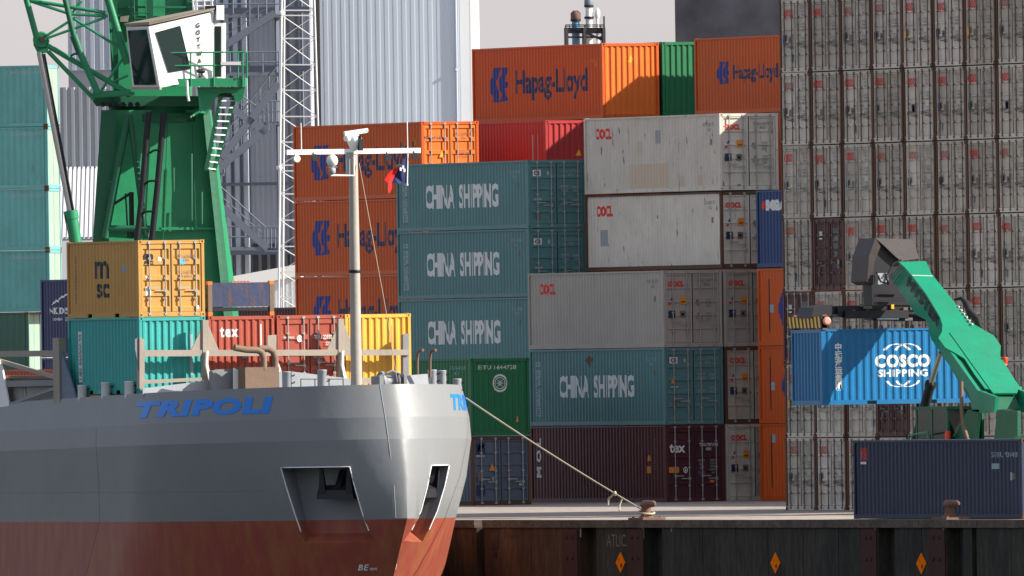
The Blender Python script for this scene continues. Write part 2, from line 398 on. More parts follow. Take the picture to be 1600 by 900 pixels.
def container(name, label, loc, L, H, style, mb, rz=0.0, marks=(), group=None, frame=None, bars=None, door=None, near=None, cast=None, post=None):
    g = geo(L, H, style); t = thing(name, label, 'container', loc, rz, group, world_parts=False)
    fr = frame or mb; cast = cast or fr
    place(g['frame'], 'frame', fr, t)
    for c in g['casting']: place(c, 'corner_casting', cast, t)
    for c in g['post']: place(c, 'corner_post', post or fr, t)
    parts = {}
    parts['side'] = place(g['side'], 'side_wall', mb, t); place(g['side2'], 'side_wall', mb, t)
    place(g['roof'], 'roof', mb, t); place(g['far'], 'end_wall', mb, t)
    if style in ('wall', 'plain'): parts['end'] = place(g['near'], 'end_wall', near or mb, t)
    else:
        for i in range(2):
            d = place(g['doors'][i], 'door', door or mb, t); parts['door%d' % i] = d
            for b in g['bars'][i]: place(b, 'locking_bar', bars or m_bar, d)
            for b in g['handles'][i]: place(b, 'handle', bars or m_bar, d)
        place(g['seal'], 'door_seal', m_gasket, t)
    for mk in marks:
        p = parts['door0' if mk[0] == 'door' and mk[2] < CW/2 else 'door1' if mk[0] == 'door' else mk[0]]
        me = markmesh(L, H, style, mk); place(me, me.name.split('.')[0], mk[6], p)
    return t
def T(s, bold=0.0, line=1.0, space=1.0, shear=0.0): return ('text', s, bold, line, space, shear)
RECT = ('rect',)
TRI = ('poly', (((0, 0), (1, 0), (.5, 1)),))
DIA = ('poly', (((.5, 0), (1, .5), (.5, 1), (0, .5)),))
L40, L20, HC, ST = 12.192, 6.058, 2.906, 2.591

# emblems (built as plain polygons)
def ring(cx, cy, rx, ry, th, a0, a1, n=14):
    out = []
    for i in range(n):
        p, q = a0+(a1-a0)*i/n, a0+(a1-a0)*(i+1)/n
        f = lambda t, k: (cx+(rx-k)*math.cos(t), cy+(ry-k)*math.sin(t))
        out.append((f(p, 0), f(q, 0), f(q, th), f(p, th)))
    return out
HL = ('poly', (((.22, 1), (.58, 1), (.50, .78), (.34, .60), (.40, .38), (.52, .20), (.46, 0), (.16, 0), (.16, .14), (.0, .34), (.0, .58), (.14, .78)),
               ((.62, 1), (.98, 1), (.86, .80), (.80, .60), (.98, .56), (.94, .42), (.80, .40), (.84, .20), (.92, .04), (.50, 0), (.60, .2), (.48, .42), (.44, .60), (.60, .80))))
GLOBE_T = ('poly', tuple(ring(.38, .0, .33, .98, .075, R(22), R(158))+ring(.62, .0, .33, .98, .075, R(22), R(158))))
GLOBE_B = ('poly', tuple(ring(.38, 1.0, .33, .98, .075, R(202), R(338))+ring(.62, 1.0, .33, .98, .075, R(202), R(338))))
STAR = ('poly', tuple(ring(.5, .5, .5, .5, .10, 0, 2*math.pi, 24)+ring(.5, .5, .34, .34, .04, 0, 2*math.pi, 20)+
        [((.5+.05*math.cos(a-.8), .5+.05*math.sin(a-.8)), (.5+.30*math.cos(a), .5+.30*math.sin(a)), (.5+.05*math.cos(a+.8), .5+.05*math.sin(a+.8)), (.5, .5)) for a in [k*math.pi/4 for k in range(8)]]))
DISC = ('poly', (tuple((.5+.5*math.cos(k*math.pi/8), .5+.5*math.sin(k*math.pi/8)) for k in range(16)),))
RINGM = ('poly', tuple(ring(.5, .5, .5, .5, .16, 0, 2*math.pi, 16)))
MOUNT = ('poly', (((0, 0), (.30, .45), (.42, .38), (.62, .8), (.70, .72), (1, 1), (1, .86), (.70, .56), (.60, .62), (.42, .2), (.30, .26), (.10, 0)),))
SWOOSH = ('poly', (((.1, .1), (.35, .15), (.45, .45), (.85, .5), (.95, .62), (.5, .6), (.55, .78), (.95, .82), (1, .95), (.3, .92)),))
# ================================================================ ground, water, quay
QX = onX(1040, 813, -17.2).x
def conc(name, col, dark, scale=.5, rough=.9, streak=True, bump=.3):
    m, nt, bs = _mat(name); L = nt.links; tc = N(nt, 'ShaderNodeTexCoord')
    n1 = N(nt, 'ShaderNodeTexNoise'); n1.inputs['Scale'].default_value = scale; n1.inputs['Detail'].default_value = 9; n1.inputs['Roughness'].default_value = .7
    mp = N(nt, 'ShaderNodeMapping'); mp.inputs['Scale'].default_value = (1, 1, .25) if streak else (1, 1, 1)
    L.new(tc.outputs['Object'], mp.inputs['Vector']); L.new(mp.outputs[0], n1.inputs['Vector'])
    cr_ = N(nt, 'ShaderNodeMapRange'); cr_.inputs['From Min'].default_value = .35; cr_.inputs['From Max'].default_value = .68; L.new(n1.outputs['Fac'], cr_.inputs['Value'])
    mx = N(nt, 'ShaderNodeMix', data_type='RGBA'); mx.inputs[6].default_value = (*col, 1); mx.inputs[7].default_value = (*dark, 1); L.new(cr_.outputs[0], mx.inputs[0])
    n2 = N(nt, 'ShaderNodeTexNoise'); n2.inputs['Scale'].default_value = scale*14; n2.inputs['Detail'].default_value = 6; L.new(mp.outputs[0], n2.inputs['Vector'])
    mx2 = N(nt, 'ShaderNodeMix', data_type='RGBA', blend_type='MULTIPLY'); mx2.inputs[0].default_value = .7; L.new(mx.outputs[2], mx2.inputs[6])
    r3 = N(nt, 'ShaderNodeMapRange'); r3.inputs['From Min'].default_value = .3; r3.inputs['From Max'].default_value = .7; r3.inputs['To Min'].default_value = .45; r3.inputs['To Max'].default_value = 1.25
    L.new(n2.outputs['Fac'], r3.inputs['Value']); L.new(r3.outputs[0], mx2.inputs[7]); L.new(mx2.outputs[2], bs.inputs['Base Color'])
    bs.inputs['Roughness'].default_value = rough; bs.inputs['Specular IOR Level'].default_value = .25
    bp = N(nt, 'ShaderNodeBump'); bp.inputs['Strength'].default_value = bump; bp.inputs['Distance'].default_value = .05
    L.new(n2.outputs['Fac'], bp.inputs['Height']); L.new(bp.outputs[0], bs.inputs['Normal']); return m
m_apron = conc('quay_paving', (.42, .36, .31), (.30, .25, .22), .15, streak=False, bump=.1)
m_qbrown = conc('rust_stained_concrete', (.115, .066, .034), (.035, .022, .014), .45)
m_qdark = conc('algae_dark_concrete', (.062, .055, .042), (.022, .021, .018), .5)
m_qlip = conc('worn_coping_concrete', (.16, .125, .095), (.06, .048, .038), .8, streak=False)
m_rplate = paint('rusty_fender_plate', (.055, .017, .013), rough=.9, dirt=.5, rust=.2, rustcol=(.03, .012, .01))
m_earth = conc('far_ground', (.10, .095, .08), (.06, .06, .05), .02, streak=False)
g = MB(); g.add([(QX+.6, -2500, 0), (9000, -2500, 0), (9000, 9000, 0), (QX+.6, 9000, 0)], [(0, 1, 2, 3)]); struct('quay_apron', g, m_apron)
m_water, nt, bs = _mat('harbour_water')
bs.inputs['Base Color'].default_value = (.02, .03, .03, 1); bs.inputs['Roughness'].default_value = .12
n1 = N(nt, 'ShaderNodeTexNoise'); n1.inputs['Scale'].default_value = .8; n1.inputs['Detail'].default_value = 5
tc = N(nt, 'ShaderNodeTexCoord'); nt.links.new(tc.outputs['Object'], n1.inputs['Vector'])
bp = N(nt, 'ShaderNodeBump'); bp.inputs['Strength'].default_value = .6; bp.inputs['Distance'].default_value = .3
nt.links.new(n1.outputs['Fac'], bp.inputs['Height']); nt.links.new(bp.outputs[0], bs.inputs['Normal'])
g = MB(); g.add([(-3000, -3000, -3.9), (QX+1.5, -3000, -3.9), (QX+1.5, 9000, -3.9), (-3000, 9000, -3.9)], [(0, 1, 2, 3)]); struct('water', g, m_water)

# quay wall: coping, panels between slots, fender plates
yq = lambda px: onX(px, 850, QX).y
qw = thing('quay_wall', 'stained concrete quay wall with dark slots and rusty fender plates below the pale apron', 'quay wall', (QX, -50, -6))
slots = [(745, 757), (905, 932), (1007, 1035), (1372, 1398), (1479, 1505), (1518.5, 1526)]
edges = [yq(100)+250]+[yq(p) for s_ in slots for p in s_]+[yq(1700)-420]
joints = {1: [830], 3: [1098, 1150, 1200, 1255, 1310], 4: [1440], 6: [1580]}
br = MB(); dk = MB()
for i in range(0, len(edges), 2):
    a, b = edges[i], edges[i+1]
    js = [a]+[yq(j) for j in joints.get(i//2+0, [])]+[b]
    for k in range(len(js)-1):
        (br if i < 4 else dk).box(QX, js[k+1]+(.02 if k < len(js)-2 else 0), -6, QX+.5, js[k]-(.02 if k else 0), -.24)
br.build('wall_panel', m_qbrown, qw); dk.build('wall_panel', m_qdark, qw)
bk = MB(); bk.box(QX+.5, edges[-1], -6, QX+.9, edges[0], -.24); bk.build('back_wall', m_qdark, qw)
lip = MB(); notch = (yq(745), yq(757))
for a, b in ((edges[0], notch[0]), (notch[1], edges[-1])):
    y = a
    while y > b:
        y2 = max(b, y-random.uniform(3.2, 4.6)); lip.box(QX-.08, y2+.012, -.24, QX+.62, y-.012, .012+random.uniform(0, .006)); y = y2
lip.build('coping', m_qlip, qw)
for a, b in ((880, 904), (982, 1006.5), (1347, 1371), (1452, 1478)):
    p = MB(); ya, yb = yq(a), yq(b); p.box(QX-.05, yb, -5.8, QX, ya, -.30)
    for zz in (-.55, -1.25, -1.95, -2.65):
        for yy in (ya-.4, yb+.4): p.lathe((QX-.05, yy, zz), [(.075, 0), (.06, .04)], 8, (-1, 0, 0))
    p.build('fender_plate', m_rplate, qw)
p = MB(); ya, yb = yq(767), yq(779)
p.box(QX-.012, yb, -.98, QX+.0, ya, -.42); p.box(QX-.014, yb+.15, -1.25, QX, ya-.2, -1.05); p.build('recess_shade', m_dsteel, qw)  # dark plates standing in for the shade of a small hole
m_fadedch = plain('faded_chalk', (.16, .13, .09), rough=.9)
def qtext(s, px0, px1, y0, y1, mat, par):
    A = onX(px0, y1, QX); B = onX(px1, y0, QX)
    me = conform('lettering', T(s, .0), 0, 0, abs(B.y-A.y), B.z-A.z, (), lambda x, z: (QX-.006, A.y-x, A.z+z)); place(me, 'lettering', mat, par)
qtext('ATLIC.', 948, 980, 835, 854, m_fadedch, qw)
qtext('THAT-ATTIONS', 786, 858, 832, 842, m_dsteel, qw)
m_stainl = plain('pale_lime_stain', (.22, .2, .17), rough=.9)
for px, h in ((908, .3), (1006, .35), (1050, .12), (1368, .3), (1475, .28)):
    p = MB(); y = yq(px); p.box(QX-.02, y-.05, -.26-h, QX-.002, y+.05, -.26); p.build('lime_streak', m_stainl, qw)
for px, where in ((970, 'leftmost of three, left of the roped bollard'), (1212, 'middle of three, on blank dark panels'), (1440, 'rightmost of three, below the lone bollard')):
    y = yq(px); d = thing('warning_sign', 'orange diamond sign on the quay wall, '+where, 'sign', (QX, y, -1.8), 0, 'orange diamond signs on the quay wall')
    s_ = MB(); s_.prism([(QX-.03, y, -1.76), (QX-.03, y+.37, -1.41), (QX-.03, y, -1.06), (QX-.03, y-.37, -1.41)], (.026, 0, 0)); s_.build('sign_plate', m_orange, d)
    e = MB(); e.prism([(QX-.036, y+.02, -1.50), (QX-.036, y-.09, -1.60), (QX-.036, y-.16, -1.50), (QX-.036, y-.10, -1.42), (QX-.036, y-.03, -1.46)], (.004, 0, 0))
    e.prism([(QX-.036, y+.12, -1.25), (QX-.036, y+.09, -1.34), (QX-.036, y+.04, -1.32)], (.004, 0, 0)); e.build('emblem', m_black, d)
def bollard(px, label):
    y = onX(px, 808, QX+.45).y; x = QX+.45; t = thing('bollard', label, 'bollard', (x, y, .015), 0, 'mooring bollards on the quay edge')
    b = MB(); b.box(x-.42, y-.62, .016, x+.42, y+.55, .09)
    for i in (-.45, .4):
        for j in (-.3, .3): b.lathe((x+j, y+i, .09), [(.05, 0), (.04, .035)], 8)
    b.build('base_plate', m_iron, t)
    b = MB(); b.lathe((x, y, .09), [(.27, 0), (.20, .06), (.16, .16), (.16, .34), (.20, .42)], 18); b.build('post', m_iron, t)
    b = MB(); pts = [(x, y+.36, .53), (x, y+.22, .54), (x, y-.1, .54), (x, y-.55, .545), (x, y-.72, .53)]; b.path(pts, [.05, .12, .125, .11, .04], 14)
    b.lathe((x, y, .42), [(.17, 0), (.21, .05), (.21, .12), (.12, .18)], 18); b.build('head', m_iron, t)
    return Vector((x, y, .3))
BOL = bollard(1010, 'rusty mushroom bollard with the ship\'s mooring rope made fast to it')
bollard(1484, 'rusty bollard standing alone in front of the dark blue container')
m_black_edge = m_dsteel

# ================================================================ far buildings (frame: u right, v depth)
def clad(name, col, per, rough=.5, dark=.6, yaw=0.0, dirt=.2):
    """ribbed sheet cladding: real ribs come from a bump profile across the sheet"""
    m, nt, bs = _mat(name); L = nt.links; tc = N(nt, 'ShaderNodeTexCoord')
    wv = N(nt, 'ShaderNodeTexWave', wave_type='BANDS', bands_direction='X', wave_profile='SIN'); wv.inputs['Scale'].default_value = .314/per*1.0
    L.new(tc.outputs['Object'], wv.inputs['Vector'])
    n = N(nt, 'ShaderNodeTexNoise'); n.inputs['Scale'].default_value = .12; n.inputs['Detail'].default_value = 6; L.new(tc.outputs['Object'], n.inputs['Vector'])
    mx = N(nt, 'ShaderNodeMix', data_type='RGBA'); mx.inputs[6].default_value = (*col, 1); mx.inputs[7].default_value = tuple(c*dark for c in col)+(1,)
    mr = N(nt, 'ShaderNodeMapRange'); mr.inputs['From Min'].default_value = .4; mr.inputs['From Max'].default_value = .75; mr.inputs['To Max'].default_value = dirt; L.new(n.outputs['Fac'], mr.inputs['Value'])
    L.new(mr.outputs[0], mx.inputs[0]); L.new(mx.outputs[2], bs.inputs['Base Color']); bs.inputs['Roughness'].default_value = rough
    bs.inputs['Specular IOR Level'].default_value = .3
    return m
m_blg = clad('pale_blue_grey_cladding', (.47, .53, .60), .3); m_bwhite = clad('white_cladding', (.75, .77, .78), .3)
m_bbrown = clad('brown_grey_cladding', (.22, .205, .185), .3); m_bdark = conc('dark_slate_cladding', (.135, .135, .155), (.105, .105, .12), .05, streak=False, bump=.05)
m_bgrey = clad('steel_grey_cladding', (.40, .43, .49), .3); m_blav = clad('lavender_grey_sheet', (.31, .335, .37), .4)
m_bstair = plain('stair_steel', (.13, .155, .20), rough=.6); m_bwin = plain('dark_panel', (.035, .042, .055), rough=.4)
m_roofw = clad('white_roof_sheet', (.72, .72, .74), .4); m_pipeblue = plain('blue_pipe', (.10, .25, .42)); m_pipew = m_whitep
def ribwall(mb, p, q, z0, z1, per, dep, base=.0, z0b=None):
    """vertical ribs standing on a wall from ground point p to q; the ribs stick out to the right-hand side of p->q"""
    p = Vector(p); q = Vector(q); d = (q-p); ln = d.length; d.normalize(); n = Vector((d.y, -d.x, 0)); k = max(1, int(ln/per)); per = ln/k
    for i in range(k):
        a = p+d*(per*i); vs = [a, a+d*per*.35+n*0, a+d*per*.45+n*dep, a+d*per*.85+n*dep, a+d*per*.95]
        pts = []
        for t in vs: pts += [(t.x, t.y, z0), (t.x, t.y, z1)]
        mb.add(pts, [(2*j, 2*j+2, 2*j+3, 2*j+1) for j in range(4)])
        e = a+d*per; mb.add([(vs[4].x, vs[4].y, z0), (e.x, e.y, z0), (e.x, e.y, z1), (vs[4].x, vs[4].y, z1)], [(0, 1, 2, 3)])
def blockpts(pxl, pxr, v, yaw, depth, back=None):
    """footprint of a box whose front spans pxl..pxr around depth v; yaw>0 turns its front to the right"""
    ul, ur = (pxl-800)/F*v, (pxr-800)/F*v; w = ur-ul; t = math.tan(yaw)
    a = (ul, v-0*t); b = (ur, v+w*t); n = Vector((-math.sin(-yaw)*-1, 0, 0))
    dx, dy = (-math.sin(yaw)*depth, math.cos(yaw)*depth) if back is None else (back, depth)
    return [W(a[0], a[1], 0), W(b[0], b[1], 0), W(b[0]+dx, b[1]+dy, 0), W(a[0]+dx, a[1]+dy, 0)]
def zat(py, px, v): return onV(px, py, v).z
def block(mb, fp, z0, z1):
    mb.hexa([(p.x, p.y, z0) for p in fp]+[(p.x, p.y, z1) for p in fp])

# tall pale tower building
v = 1150
b = thing('tower_building', 'tall pale blue-grey ribbed building rising behind the orange containers', 'building', W(-6, v, 0))
fp = blockpts(506, 724, v, R(-1), 30, .4); w_ = MB(); block(w_, fp, 0, 60); w_.build('core_wall', m_bgrey, b)
w_ = MB(); e = W(0, -1, 0)-W(0, 0, 0); o_ = [p+e*.02 for p in fp]; ribwall(w_, o_[0], o_[1], 0, 60, .42, .010); w_.build('ribbed_front_wall', m_blg, b)
sp = (fp[1]+(fp[2]-fp[1])*.02); s2 = fp[1]+(fp[2]-fp[1])*1.0
w_ = MB(); nx = (fp[1]-fp[0]).normalized()
w_.hexa([tuple(p)[:2]+(0,) for p in (fp[1]+nx*.01, fp[1]+nx*.55, s2+nx*.55, s2+nx*.01)]+[tuple(p)[:2]+(60,) for p in (fp[1]+nx*.01, fp[1]+nx*.55, s2+nx*.55, s2+nx*.01)]); w_.build('sunlit_side_wall', m_bwhite, b)  # side strip in white, its sunlight put into the cladding colour
w_ = MB(); pp = fp[1]+e*.10-nx*.18; w_.tube((pp.x, pp.y, 0), (pp.x, pp.y, 60), .06, 10)
for zz in (8, 14, 20, 26): w_.box(pp.x-.09, pp.y-.09, zz, pp.x+.09, pp.y+.09, zz+.12)
w_.build('downpipe', m_bgrey, b)
w_ = MB(); pp = fp[1]-e*.25+nx*.55; w_.tube((pp.x, pp.y, 0), (pp.x, pp.y, 60), .26, 16); w_.build('vertical_duct', m_whitep, b)

# brown-grey annex and the shaded plant facade with stairs
v = 1165
b = thing('annex_building', 'narrow brown-grey ribbed wall left of the tall pale building', 'building', W(-9.8, v, 0))
fp = blockpts(490, 512, v, R(-9), 14, 0); w_ = MB(); block(w_, fp, 0, 55); w_.build('wall', m_bbrown, b)
o_ = [p+e*.02 for p in fp]; w_ = MB(); ribwall(w_, o_[0], o_[1], 0, 55, .3, .05); w_.build('ribbed_wall', m_bbrown, b)
v = 1130; yaw = R(-14)
b = thing('plant_building', 'shaded grey plant building behind the lattice mast, with pale pipes up its front', 'building', W(-12, v, 0))
fp = blockpts(318, 492, v, yaw, 14, 0); w_ = MB(); block(w_, fp, 0, 50); w_.build('wall', m_bgrey, b)
o_ = [p+e*.02 for p in fp]; w_ = MB(); ribwall(w_, o_[0]+(o_[1]-o_[0])*.42, o_[1], zat(372, 400, v), 50, .26, .04); w_.build('ribbed_wall', m_bgrey, b)
fdir = (fp[1]-fp[0]).normalized(); fl = (fp[1]-fp[0]).length
for px in (347, 360, 374, 388):
    t_ = (px-318)/174.0*fl; p_ = fp[0]+fdir*t_+e*.25; w_ = MB(); w_.tube((p_.x, p_.y, 0), (p_.x, p_.y, 50), .14, 10); w_.build('pipe', m_blg, b)
for px in (456, 470, 478):
    t_ = (px-318)/174.0*fl; p_ = fp[0]+fdir*t_+e*.25; w_ = MB(); w_.tube((p_.x, p_.y, 0), (p_.x, p_.y, 50), .07, 8); w_.build('pipe', m_bstair, b)
w_ = MB()
for k in range(12):      # dark panels low on the front
    t_ = fl*(.06+k*.078); p_ = fp[0]+fdir*t_+e*.1; q_ = p_+fdir*fl*.045
    w_.bar((p_.x, p_.y, zat(405, 380, v)), (q_.x, q_.y, zat(405, 380, v)), .08, 1.5)
w_.build('louvre_row', m_bwin, b)
for y0, y1 in ((12, 22), (103, 113), (390, 398), (285, 290)):
    za, zb = zat(y1, 420, v), zat(y0, 420, v); p_ = fp[0]+e*.9; q_ = fp[1]+e*.9; w_ = MB()
    w_.bar((p_.x, p_.y, (za+zb)/2), (q_.x, q_.y, (za+zb)/2), .3, zb-za); w_.build('floor_beam', m_bstair, b)
# zigzag stair in front of it
st = thing('stair_tower', 'dark steel zigzag stairs with railings climbing the grey plant building', 'staircase', W(-13, v-6, 0))
vv = v-5
def flight(x0, y0, x1, y1, par):
    A = onV(x0, y0, vv); B = onV(x1, y1, vv); off = W(0, 1.0, 0)-W(0, 0, 0); s_ = MB()
    s_.bar(A, B, .08, .34); s_.bar(A+off, B+off, .08, .34); s_.build('stringer', m_bstair, par)
    s_ = MB(); n = 12
    for k in range(1, n):
        c_ = A.lerp(B, k/n); s_.bar(c_, c_+off, .26, .05)
    s_.build('treads', m_bstair, par)
    s_ = MB(); h = Vector((0, 0, .95)); h2 = Vector((0, 0, .5)); s_.tube(A+h, B+h, .035, 6); s_.tube(A+h2, B+h2, .025, 6)
    for k in range(0, 7):
        c_ = A.lerp(B, k/6); s_.tube(c_, c_+h, .028, 6)
    s_.build('handrail', m_bstair, par)
for f_ in ((334, 312, 418, 388), (418, 200, 336, 268), (334, 148, 420, 210), (430, 20, 350, 72), (436, 130, 346, 246)): flight(*f_, st)
def landing(x0, x1, y, par, rail=True):
    A = onV(x0, y, vv); B = onV(x1, y, vv); off = W(0, 1.2, 0)-W(0, 0, 0); s_ = MB()
    s_.prism([A, B, B+off, A+off], (0, 0, -.16))
    if rail:
        for h in (.5, 1.0): s_.tube(A+Vector((0, 0, h)), B+Vector((0, 0, h)), .035, 6)
        for k in range(5):
            c_ = A.lerp(B, k/4); s_.tube(c_, c_+Vector((0, 0, 1.0)), .035, 6)
    s_.build('landing', m_bstair, par)
for l_ in ((412, 436, 388), (412, 438, 190), (334, 350, 270), (334, 436, 113), (338, 442, 22), (334, 440, 386)): landing(*l_, st)
s_ = MB()
for px in (335, 438):
    a_ = onV(px, 390, vv+.6); s_.bar((a_.x, a_.y, 0), (a_.x, a_.y, 26), .18, .18)
s_.build('column', m_bstair, st)

# left shed and roofs
v = 1250
b = thing('warehouse', 'grey sheet-metal warehouse with a white sloping roof behind the left green crane', 'building', W(-22, v, 0))
w_ = MB(); fp = blockpts(98, 330, v, R(-6), 30); zt = zat(136, 130, v); zb = zat(262, 130, v); block(w_, fp, 0, zt); w_.build('wall', m_blav, b)
o_ = [p+e*.02 for p in fp]; w_ = MB(); ribwall(w_, o_[0], o_[1], zb, zt, .42, .1); w_.build('ribbed_wall', m_blav, b)
w_ = MB(); A = fp[0]; B = fp[1]; f_ = e*9
n = 34
for k in range(n):
    a_ = A.lerp(B, k/n); b2 = A.lerp(B, (k+.55)/n); c2 = A.lerp(B, (k+1)/n)
    for i, (p_, q_, h) in enumerate(((a_, b2, .10), (b2, c2, 0))):
        w_.add([(p_.x, p_.y, zb+h), (q_.x, q_.y, zb+h), (q_.x+f_.x, q_.y+f_.y, zb-3.9+h), (p_.x+f_.x, p_.y+f_.y, zb-3.9+h)], [(0, 1, 2, 3)])
w_.build('roof', m_roofw, b)
w_ = MB(); w_.hexa([(p.x, p.y, 0) for p in (A+f_, B+f_, B+f_*.9, A+f_*.9)]+[(p.x, p.y, zb-4) for p in (A+f_, B+f_, B+f_*.9, A+f_*.9)]); w_.build('front_wall', m_bwhite, b)
b = thing('upper_hall', 'pale ribbed hall wall standing above the warehouse at the top left', 'building', W(-27, v+60, 0))
v2 = 1310; fp = blockpts(112, 330, v2, R(-6), 20); w_ = MB(); block(w_, fp, 0, zat(-60, 130, v2)); w_.build('wall', m_blav, b)
o_ = [p+e*.02 for p in fp]; w_ = MB(); ribwall(w_, o_[0], o_[1], zat(110, 130, v2), zat(-60, 130, v2), .5, .14); w_.build('ribbed_wall', m_blg, b)
v = 960
b = thing('white_shed', 'low white shed with ribbed fascia and a sloping parapet, left of the lattice mast foot', 'shed', W(-10, v, 0))
A = onV(335, 437, v); B = onV(470, 412, v); A0 = Vector((A.x, A.y, 0)); B0 = Vector((B.x, B.y, 0)); back = W(0, 12, 0)-W(0, 0, 0); w_ = MB()
w_.hexa([A0, B0, B0+back, A0+back, A-Vector((0, 0, .5)), B-Vector((0, 0, .5)), B+back-Vector((0, 0, .5)), A+back-Vector((0, 0, .5))]); w_.build('wall', m_bwhite, b)
w_ = MB(); fr_ = W(0, -.25, 0)-W(0, 0, 0)
w_.hexa([A+fr_-Vector((0, 0, .5)), B+fr_-Vector((0, 0, .5)), B+back-Vector((0, 0, .5)), A+back-Vector((0, 0, .5)), A+fr_, B+fr_, B+back, A+back]); w_.build('parapet', m_whitep, b)
w_ = MB(); n = 16
for k in range(n):
    p_ = A0.lerp(B0, (k+.2)/n)+fr_*.2; q_ = A0.lerp(B0, (k+.6)/n)+fr_*.2; z_ = A.lerp(B, k/n).z-.52
    w_.hexa([p_, q_, q_+back*.01, p_+back*.01]+[Vector((x.x, x.y, z_)) for x in (p_, q_, q_+back*.01, p_+back*.01)])
w_.build('fascia_rib', m_bwhite, b)

# dark building, top right, and an unseen block added to shade the middle stacks
v = 1050
b = thing('dark_building', 'dark slate coloured building above the orange containers, left of the grey container wall', 'building', W(9, v, 0))
w_ = MB(); block(w_, blockpts(1061, 1300, v, R(-12), 25), 0, 45); w_.build('wall', m_bdark, b)
b = thing('shade_block', 'long grey block added unseen behind the grey container wall to cast shade', 'building', (50, 20, 0))
w_ = MB(); w_.box(43.3, -45, 0, 60, 64.7, 19.9); w_.build('wall', m_bgrey, b)
w_ = MB(); w_.box(43.05, -45.2, 19.91, 60.3, 64.9, 20.51); w_.build('roof', m_bdark, b)

# roof stacks
v = 1010
b = thing('vent_stacks', 'blue and white vent pipes on a railed steel platform above the orange container', 'vent stack', W(3, v, 0))
zp = zat(62, 915, v)
plat = MB(); A = onV(884, 43, v); B = onV(944, 43, v); d2 = W(0, 2, 0)-W(0, 0, 0)
plat.prism([A, B, B+d2, A+d2], (0, 0, -.2)); plat.build('platform', m_dsteel, b)
fr = MB()
for px in (885, 913, 943):
    for dd in (Vector((0, 0, 0)), d2):
        p_ = onV(px, 62, v)+dd; fr.bar((p_.x, p_.y, 0), (p_.x, p_.y, zat(43, px, v)), .14, .14)
fr.bar(onV(900, 44, v), onV(940, 62, v), .1, .1); fr.bar(onV(885, 58, v), onV(944, 58, v), .08, .08); fr.build('steel_frame', m_dsteel, b)
fr = MB()
for px, w3 in ((884, .05), (890, .03), (914, .05), (938, .04), (944, .06)):
    p_ = onV(px, 43, v); fr.tube(p_, p_+Vector((0, 0, .12 if px != 944 else .5)), w3*.6, 6)
for dd in (.06, .12): fr.tube(onV(884, 43, v)+Vector((0, 0, dd)), onV(944, 43, v)+Vector((0, 0, dd)), .02, 6)
fr.tube(onV(886, 51, v), onV(944, 51, v), .035, 6); fr.build('handrail', m_dsteel, b)
def stackpipe(px, yt, r, mat, capm, ringys):
    t_ = MB(); p_ = onV(px, 62, v)+d2*.5; zt = zat(yt, px, v); t_.tube((p_.x, p_.y, 0), (p_.x, p_.y, zt), r, 16); o = t_.build('vent_pipe', mat, b)
    for ry in ringys:
        t_ = MB(); z = zat(ry, px, v); t_.lathe((p_.x, p_.y, z-.05), [(r+.06, 0), (r+.06, .1)], 16); t_.build('flange', m_dsteel, o)
    t_ = MB(); t_.lathe((p_.x, p_.y, zt-.05), [(r+.03, 0), (r+.05, .1), (r+.05, .3), (r*.6, .42)], 16); t_.build('cap', capm, o)
stackpipe(900, 29, .17, m_pipeblue, m_craned if False else m_iron, (31,)); stackpipe(921, 9, .15, m_pipew, m_bstair, (9, 27)); stackpipe(934, 25, .07, m_pipew, m_pipew, ())

# lattice mast
v = 925
b = thing('lattice_mast', 'slender pale steel lattice mast with crossed braces in front of the grey plant building', 'mast', W(-8.5, v, 0))
ylv = [16, 24, 60, 101, 141, 182, 222, 258, 267, 303, 344, 385, 425, 465, 505, 545, 585, 625, 665, 705, 745, 785]
lx = lambda y: 440-.010*y; lx2 = lambda y: 443.5-.004*y; rx = lambda y: 491+.03*y
dback = W(0, 1.6, 0)-W(0, 0, 0)
legs = []
for f_, dd, r_ in ((lx, Vector(), .045), (rx, Vector(), .042), (lx2, dback, .04)):
    t_ = MB(); A = onV(f_(-60), -60, v)+dd; B = onV(f_(790), 790, v)+dd; t_.tube(B, A, r_, 8); t_.build('leg', m_whitep, b)
t_ = MB(); t2 = MB()
yy = [-60, -20]+ylv
for i, y in enumerate(yy):
    L_ = onV(lx(y), y, v); R_ = onV(rx(y), y, v); K = onV(lx2(y), y, v)+dback
    t_.bar(L_, R_, .05, .05)
    if i+1 < len(yy) and yy[i+1]-y > 15:
        y2 = yy[i+1]; L2 = onV(lx(y2), y2, v); R2 = onV(rx(y2), y2, v); K2 = onV(lx2(y2), y2, v)+dback
        t2.tube(L_, R2, .022, 5); t2.tube(L2, R_, .013, 5)
t_.build('crossbars', m_whitep, b); t2.build('bracing', m_whitep, b)
for y in (20, 262):
    t_ = MB(); c_ = onV(lx(y)-1, y, v); t_.lathe(c_-Vector((0, 0, .08)), [(.10, 0), (.13, .08), (.10, .16)], 10); t_.build('joint_collar', m_whitep, b)
